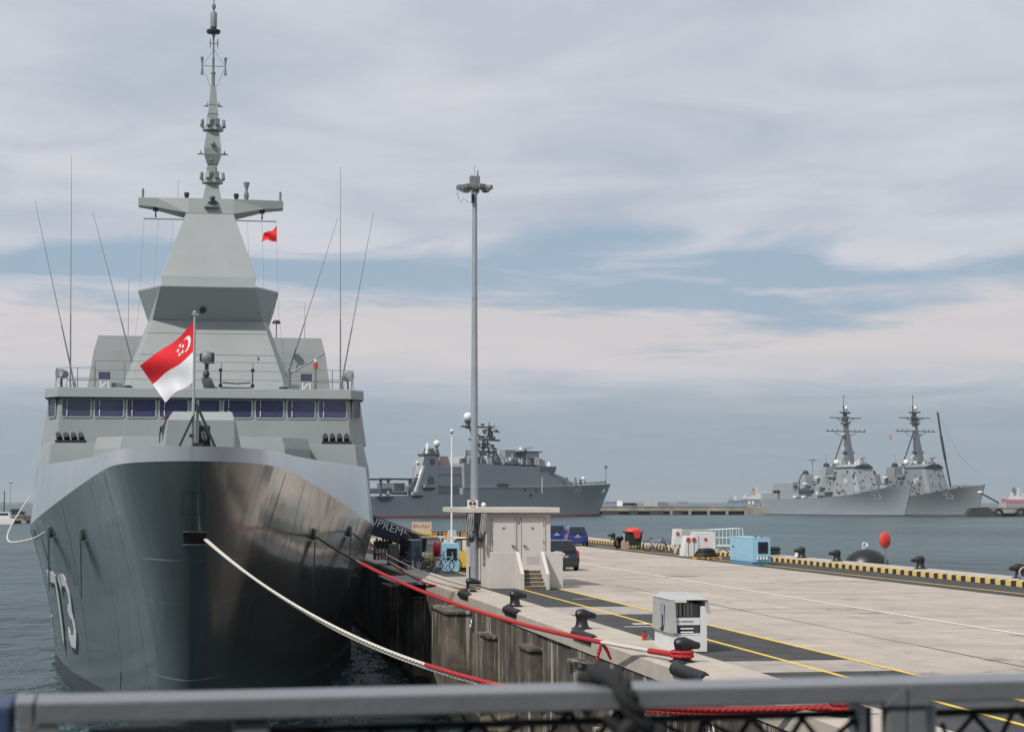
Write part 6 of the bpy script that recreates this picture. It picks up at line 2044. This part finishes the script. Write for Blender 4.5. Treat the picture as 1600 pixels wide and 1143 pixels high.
DIG = {'4': [[(.75, 0), (.75, 1), (0, .3), (1, .3)]],
       '9': [[(1, .62), (.8, .45), (.2, .45), (0, .6), (0, .85), (.2, 1), (.8, 1), (1, .85), (1, .3), (.75, 0), (.15, 0)]],
       '3': [[(0, .85), (.2, 1), (.8, 1), (1, .85), (1, .65), (.75, .52), (.4, .52)], [(.75, .52), (1, .38), (1, .15), (.8, 0), (.2, 0), (0, .15)]],
       '5': [[(.95, 1), (.1, 1), (.05, .58), (.75, .6), (1, .42), (1, .18), (.8, 0), (.2, 0), (0, .15)]]}
ship_number(lsd, '49', 3.4, 19.5, 12.0, T, .10)
an = MB().tube([(-9.7, -4.5, 12), (-10.2, -6.5, 14.2)], .3, 6).bx(-10.2, -9.4, -6.0, -3.0, 12.6, 13.1).build('anchor', mat('anchor_worn', (.45, .42, .33), .7), lsd)
PS = None
for i in range(26):
    y = -14 + i * 1.35 + rn.uniform(-.3, .3)
    hw = lerp([(-24, .3), (-20, 2.6), (-12, 6.2), (0, 9.8), (15, 12), (45, 12.6)], y) - .7
    w = lsd.matrix_basis @ Vector((-hw, y, lerp([(-24, 17.6), (-12, 17.2), (0, 16.8), (15, 16.3), (45, 15.3)], y) + .02)) if False else None
    Mx = Matrix.Translation((205.8, 987.6, 0)) @ Matrix.Rotation(R(128.3), 4, 'Z')
    w = Mx @ Vector((-hw, y, lerp([(-24, 17.6), (-12, 17.2), (0, 16.8), (15, 16.3), (45, 15.3)], y) + .02))
    if PS is None:
        PS = PERS.build('person', M_cov, None, smooth=True)
        q_ = PS
    else:
        q_ = clone(PS)
    q_.location = w
    q_.rotation_euler.z = rn.uniform(0, 6)
    tag(q_, 'crew member standing at the forecastle rail of the dock landing ship', 'person', 'crew lining the forecastle of the landing ship')

# --- destroyers
def destroyer(label, num, loc, M_usn):
    d = thing('destroyer', label, 'warship', loc, R(17.45), 'destroyers moored side by side')
    T = [(-6.8, .2, .15, 16.9, 6.5), (-4, 1.6, .3, 16.4, 5.0), (1, 4.2, .6, 16.0, 3.2), (8, 7.0, 1.4, 15.0, 1.5), (17.6, 8.7, 3.2, 13.6, .5), (34, 9.3, 6.1, 11.6, 0), (58, 9.3, 8.7, 10.0, 0), (90, 9.2, 8.8, 9.3, 0), (122, 8.6, 7.6, 8.9, 0)]
    rn3 = random.Random(int(num) * 3)
    far_hull(d, T, m_=M_usn, pw_=2.0)
    far_hull(d, [(y, ww + .04, ww + .04, .55, ys) for y, wd, ww, zd, ys in T], m_=M_usd, name='boot_topping')
    o_ = MB().loft([[(-7.2, 29, 11.5), (7.2, 29, 11.5), (8.4, 31.5, 11.3), (8.4, 52, 9.9), (-8.4, 52, 9.9), (-8.4, 31.5, 11.3)],
                    [(-6.0, 34.5, 25.8), (6.0, 34.5, 25.8), (7.0, 36.5, 25.9), (7.0, 51.5, 25.9), (-7.0, 51.5, 25.9), (-7.0, 36.5, 25.9)]]).build('deckhouse', M_usn, d, bevel=.08)
    MB().loft([[(-6.2, 34.2, 25.95), (6.2, 34.2, 25.95), (7.2, 36.2, 25.95), (7.2, 52, 25.95), (-7.2, 52, 25.95), (-7.2, 36.2, 25.95)],
               [(-6.2, 34.0, 27.0), (6.2, 34.0, 27.0), (7.2, 36, 27.0), (7.2, 52, 27.0), (-7.2, 52, 27.0), (-7.2, 36, 27.0)]]).build('bridge_windows_band', M_usd, d)
    MB().loft([[(-6.0, 34.6, 27.02), (6.0, 34.6, 27.02), (6.8, 37, 27.02), (6.8, 54, 27.02), (-6.8, 54, 27.02), (-6.8, 37, 27.02)],
               [(-2.6, 33, 28.4), (2.6, 33, 28.4), (5.6, 39, 28.4), (5.6, 52, 28.4), (-5.6, 52, 28.4), (-5.6, 39, 28.4)]]).build('bridge_roof', M_usn, d)
    for i in range(20):
        MB().box((rn3.uniform(-6.4, 6.4), rn3.uniform(37, 56), 28.6 + rn3.uniform(-.4, 1.2)), (rn3.uniform(.4, 1.6), 1.2, rn3.uniform(.8, 3.0)), 0, (.7, .7)).build('roof_fitting', rn3.choice((M_usd, M_usn2, M_usn, M_radm)), d)
    # phased array faces
    rn0 = random.Random(int(num) + 5)
    for sg in (-1, 1):
        c_ = Vector((sg * 7.58, 40.5, 19.5))
        a = math.atan2(6.7, 4.2)
        oct_ = [(2.1 * math.cos(R(22.5 + 45 * k_)), 2.1 * math.sin(R(22.5 + 45 * k_))) for k_ in range(8)]
        M4 = Matrix.Translation(c_) @ Matrix.Rotation(sg * R(90), 4, 'Z') @ Matrix.Rotation(R(-5), 4, 'X')
        MB().prism(oct_, 'y', -.25, .3).xf(M4).build('radar_face', mat('radar_face_pale', (.46, .45, .40), .6), d)
        MB().bx(sg * 7.9 - 1.0, sg * 7.9 + 1.0, 50, 56, 21.5, 23).build('bridge_wing', M_usn, d)
        MB().bx(sg * 8.6 - 1.2, sg * 8.6 + 1.2, 52, 60, 12.6, 13.3).build('side_platform', M_usn2, d)
        MB().sph((sg * 5.2, 52, 29.6), 1.7, 14).build('radome', M_radm, d, smooth=True)
        MB().cyl((sg * 5.2, 52, 26.5), (sg * 5.2, 52, 28.6), 1.6, 1.6, 12).build('radome_base', M_usn2, d)
        MB().cyl((sg * 6.6, 60, 10), (sg * 6.6, 60, 47 - 12), .12, .08, 5).build('whip_antenna', M_usd, d)
    MB().sph((-.8, 50, 29.2), 1.6, 14).build('radome', M_usn, d, smooth=True)
    MB().lathe((.4, 38.5, 28.4), [(2.6, 0), (2.4, 1.6), (1.4, 3)], 12).build('director_base', M_usn, d)
    MB().lathe((1.4, 37, 31), [(.3, 0), (1.9, 1.1), (2.0, 1.4)], 14).build('director_dish', M_radm, d, smooth=True)
    # mast
    MB().bx(-7.6, 7.6, 52.2, 62, 9.8, 21).build('midships_house', M_usn, d, bevel=.1)
    MB().loft([[(-2.1, 44.5, 28), (2.1, 44.5, 28), (2.1, 48.5, 28), (-2.1, 48.5, 28)], [(-1.2, 48.6, 47), (1.2, 48.6, 47), (1.2, 50.8, 47), (-1.2, 50.8, 47)], [(-.9, 50.0, 57.5), (.9, 50, 57.5), (.9, 51.6, 57.5), (-.9, 51.6, 57.5)]]).build('mast', M_usn2, d)
    for sg in (-1, 1):
        MB().tube([(sg * 4.5, 57, 26.5), (sg * .6, 50.5, 47)], .38, 5).build('mast_leg', M_usd, d)
        MB().bx(min(sg * .6, sg * 13.6), max(sg * .6, sg * 13.6), 49.4, 50, 46.8, 47.3).build('yardarm', M_usd, d)
        MB().bx(min(sg * .5, sg * 10.8), max(sg * .5, sg * 10.8), 50, 50.6, 54.4, 54.9).build('yardarm', M_usd, d)
        MB().tube([(sg * 1, 50, 52), (sg * 6, 50, 54.5)], .22, 5).build('yard_strut', M_usd, d)
        MB().tube([(sg * 1, 50, 43), (sg * 8, 50, 46.8)], .14, 5).build('yard_strut', M_usd, d)
        for k_ in range(3):
            MB().cyl((sg * (6 + 3.4 * k_), 49.7, 47.3), (sg * (6 + 3.4 * k_), 49.7, 48.4), .25, .18, 6).build('yard_antenna', M_usd, d)
    MB().bx(-2.6, 3.4, 46.6, 50, 34.8, 35.6).build('mast_platform', M_usd, d)
    MB().bx(-2.2, 2.2, 48.5, 52, 51.2, 52).build('mast_platform', M_usd, d)
    MB().bx(-2.4, 2.4, 48.8, 52.4, 57.3, 58.1).build('mast_platform', M_usd, d)
    MB().lathe((0, 50.6, 52.5), [(1.2, 0), (1.9, 1.2), (1.9, 2.4), (1.0, 3.2), (.8, 4.8)], 10).build('tacan_base', M_usd, d)
    MB().sph((.6, 50.6, 60), 1.35, 12).build('radome', M_radm, d, smooth=True)
    MB().lathe((-.9, 50.6, 58.1), [(.5, 0), (.3, 1.5), (.55, 3), (.2, 3.4), (.15, 8.2), (.4, 8.3), (.4, 9)], 8).build('mast_head', M_usd, d)
    for i in range(34):
        z = rn0.uniform(29, 58)
        MB().box((rn0.uniform(-2.6, 2.6), 49 + rn0.uniform(-1, 1.5), z), (rn0.uniform(.5, 1.6), 1, rn0.uniform(.4, 1.2))).build('mast_fitting', rn0.choice((M_usd, M_usn2, M_usn, M_radm)), d)
    # gun, ciws, launcher area
    MB().loft([[(-1.6, 13.5, 13.8), (1.6, 13.5, 13.8), (2.0, 19, 13.4), (-2.0, 19, 13.4)], [(-1.1, 15, 16.8), (1.1, 15, 16.8), (1.4, 18.3, 16.8), (-1.4, 18.3, 16.8)]]).build('gun_turret', M_usn, d)
    MB().cyl((0, 14.2, 15.6), (0, 8.0, 16.6), .25, .18, 8).build('gun_barrel', M_usd, d)
    # funnels
    for y0, zt_ in ((64, 27.5), (84, 23.5)):
        MB().loft([[(-4.2, y0 - 1, 10), (4.2, y0 - 1, 10), (4.6, y0 + 12, 9.6), (-4.6, y0 + 12, 9.6)], [(-2.6, y0 + 1.5, zt_), (2.6, y0 + 1.5, zt_), (2.8, y0 + 8, zt_ - .5), (-2.8, y0 + 8, zt_ - .5)]]).build('funnel', M_usn, d, bevel=.1)
        MB().lathe((0, y0 + 4.5, zt_ - .3), [(1.7, 0), (1.9, .6), (1.5, 2.0), (.4, 2.6)], 10).build('exhaust_cap', M_dark, d, smooth=True)
    MB().bx(-7.4, 7.4, 60, 104, 9.2, 14.5).build('aft_deckhouse', M_usn, d, bevel=.1)
    MB().bx(-6.6, 6.6, 92, 112, 14.3, 18.5).build('hangar', M_usn, d, bevel=.1)
    MB().bx(-8.6, 8.2, 104.5, 121, 8.8, 12.6).build('aft_bulwark', M_usn, d)
    rn2 = random.Random(num)
    for i in range(22):
        y = rn2.choice((62, 66, 70, 75, 79, 83, 88)) + rn2.uniform(-2, 2)
        z = rn2.uniform(10, 19)
        MB().box((-8.4 + rn2.uniform(-.6, .8), y, z), (1.4, rn2.uniform(1, 4), rn2.uniform(.5, 1.8))).build('deck_fitting', rn2.choice((M_usd, M_usd, M_usn2, M_radm, M_usn)), d)
    MB().prism([(72, 13.6), (82, 13.6), (83.5, 15.4), (73, 15.6)], 'x', -9.8, -7.6).build('ship_boat', M_usd, d)
    MB().tube([(-8, 84, 12), (-8.4, 83, 20), (-8.2, 80, 24)], .3, 5).build('boat_davit', M_usd, d)
    MB().sph((-5, 71, 21.3), 1.1, 10, (1.4, 1.4, .6)).build('radome', M_radm, d, smooth=True)
    for i in range(34):
        a = rn2.uniform(33, 60)
        z = rn2.uniform(12, 25)
        MB().box((-8.2 + (z - 10) * .075 - .2 if a > 33 else -5.6, a, z), (.8, rn2.uniform(.6, 2.2), rn2.uniform(.4, 1.4))).build('wall_fitting', rn2.choice((M_usd, M_usn2, M_usn, M_redw if i % 6 == 0 else M_usn)), d)
    for i in range(18):
        MB().box((rn2.uniform(-5.4, 5.4), 29.0 + ((zf := rn2.uniform(13, 24.5)) - 11.5) * .385, zf), (rn2.uniform(.3, 1.1), .9, rn2.uniform(.3, .9))).build('wall_fitting', rn2.choice((M_usd, M_usn2, M_usn)), d)
    for i in range(6):
        MB().box((rn2.uniform(-5, 2), 106 + i * 2.4, 12.6 + .8), (1.6, 1.6, rn2.uniform(1, 2.4))).build('deck_fitting', M_usd, d)
    railing([(-3.6, 1, 16.0), (-5.6, 8, 15.0), (-7.4, 17.6, 13.6), (-8.7, 32, 11.8)], 1.1, 2, .05).build('deck_railing', M_usd, d)
    ship_number(d, num, 3.9, 18.5, 9.3, T, .10)
    return d


d1 = (374.5, 950.9, 0)
destroyer('grey destroyer numbered 93 with a tripod mast, nearer of the moored pair', '93', d1, M_usn)
dv = cam_xy((1526 - 1413) / F * 1000, 0)
destroyer('grey destroyer numbered 95 moored behind the first, dark crane boom beyond it', '95', (374.5 + dv.x, 950.9 + dv.y, 0), mat('haze_grey_second', (.20, .22, .24), .6, var=.06, nscale=.08, streak=.3, sscale=.25, streakcol=(.15, .15, .16)))  # darker haze grey for the second destroyer
o = thing('mooring_pontoon', 'dark floating pontoon with machinery at the stern of the first destroyer', 'pontoon', at(1190, 1140), AX)
MB().bx(-7, 7, 0, 8, -.5, 1.4).build('pontoon_deck', M_usd, o)
MB().cyl((-1, 2, 7.2), (8, 2, 6.2), 2.0, 1.9, 14).build('white_tank', M_usn, o)
for i in range(7):
    MB().box((-6 + i * 1.8, 1, 2.6 + (i % 3)), (1.1, 1.5, 2.6 + (i % 2))).build('machinery', (M_usd, M_usn2, M_usn)[i % 3], o)
tag(MB().bx(-1.2, 0, -.05, .05, -1.5, 1.2).build('signal_flag', mat('pale_red_flag', (.65, .18, .16), .8), None, loc=at(1393, 1040, 7.8 + 100 * 1040 / F), rz=AX), 'small pale red flag flying between the masts of the two destroyers', 'flag')

# ------------------------------------------------------------------ merchant ships out on the roads
M_cbl = mat('tanker_blue', (.05, .11, .28), .6, var=.1, nscale=.05)
M_cwh = mat('ship_white', (.72, .69, .60), .6, var=.05)
M_cor = mat('funnel_ochre', (.62, .33, .10), .6)
M_crd = mat('ship_red', (.42, .05, .09), .6, var=.1, nscale=.05)


def merchant(label, x, D, L, hull_m, flip=1, tall=True):
    s = thing('cargo_ship', label, 'cargo ship', at(x, D), AX)
    k = L / 100
    MB().prism([(-50 * k, -3), (46 * k, -3), (50 * k, 16 * k), (40 * k, 16 * k), (38 * k, 12 * k), (-12 * k, 12 * k), (-14 * k, 9 * k), (-50 * k, 9 * k)] if flip > 0 else
               [(-46 * k, -3), (50 * k, -3), (50 * k, 12 * k), (-10 * k, 12 * k), (-36 * k, 13 * k), (-50 * k, 15 * k)], 'y', 0, 18 * k).build('hull', hull_m, s)
    return s, k


s, k = merchant('blue hulled cargo ship with cream superstructure and ochre funnel on the horizon', 1166, 7000, 138, M_cbl)
for x0, x1, z0, z1, m_ in ((8, 44, 12, 19, M_cwh), (14, 38, 19, 25, M_cwh), (24, 36, 25, 33, M_cwh), (14, 22, 22, 33, M_cor), (17, 21, 33, 41, M_usd), (-12, 8, 12, 17, M_cwh), (30, 58, 30, 33, M_cwh), (28, 30, 33, 45, M_cwh), (-34, -28, 9, 20, M_radm), (-46, -40, 9, 18, M_usn), (-6, -2, 17, 24, M_radm)):
    MB().bx(x0 * k, x1 * k, 2, 14 * k, z0 * k, z1 * k).build('superstructure', m_, s)
s, k = merchant('red hulled cargo ship with white and blue superstructure at the right picture edge', 1592, 6000, 112, M_crd, -1)
for x0, x1, z0, z1, m_ in ((-30, 10, 12, 22, M_radm), (-24, -2, 22, 34, M_radm), (-20, -10, 24, 42, mat('funnel_navy', (.05, .07, .25), .6)), (-18, -14, 42, 48, M_usd), (4, 50, 24, 28, M_radm), (-4, -1, 34, 46, M_radm), (20, 50, 6, 12.2, M_cbl)):
    MB().bx(x0 * k, x1 * k, 1.5, 14 * k, z0 * k, z1 * k).build('superstructure', m_, s)
s, k = merchant('small blue ship silhouette on the horizon behind the landing ship bow', 951, 6500, 58, M_cbl, 1)
MB().bx(-20 * k, -6 * k, 2, 14 * k, 9 * k, 15 * k).build('superstructure', M_cbl, s)
s, k = merchant('tiny dark ship silhouette on the horizon above the far pier', 1066, 8000, 46, M_usd, 1)
MB().bx(-46 * k, -38 * k, 2, 14 * k, 9 * k, 20 * k).build('superstructure', M_usd, s)
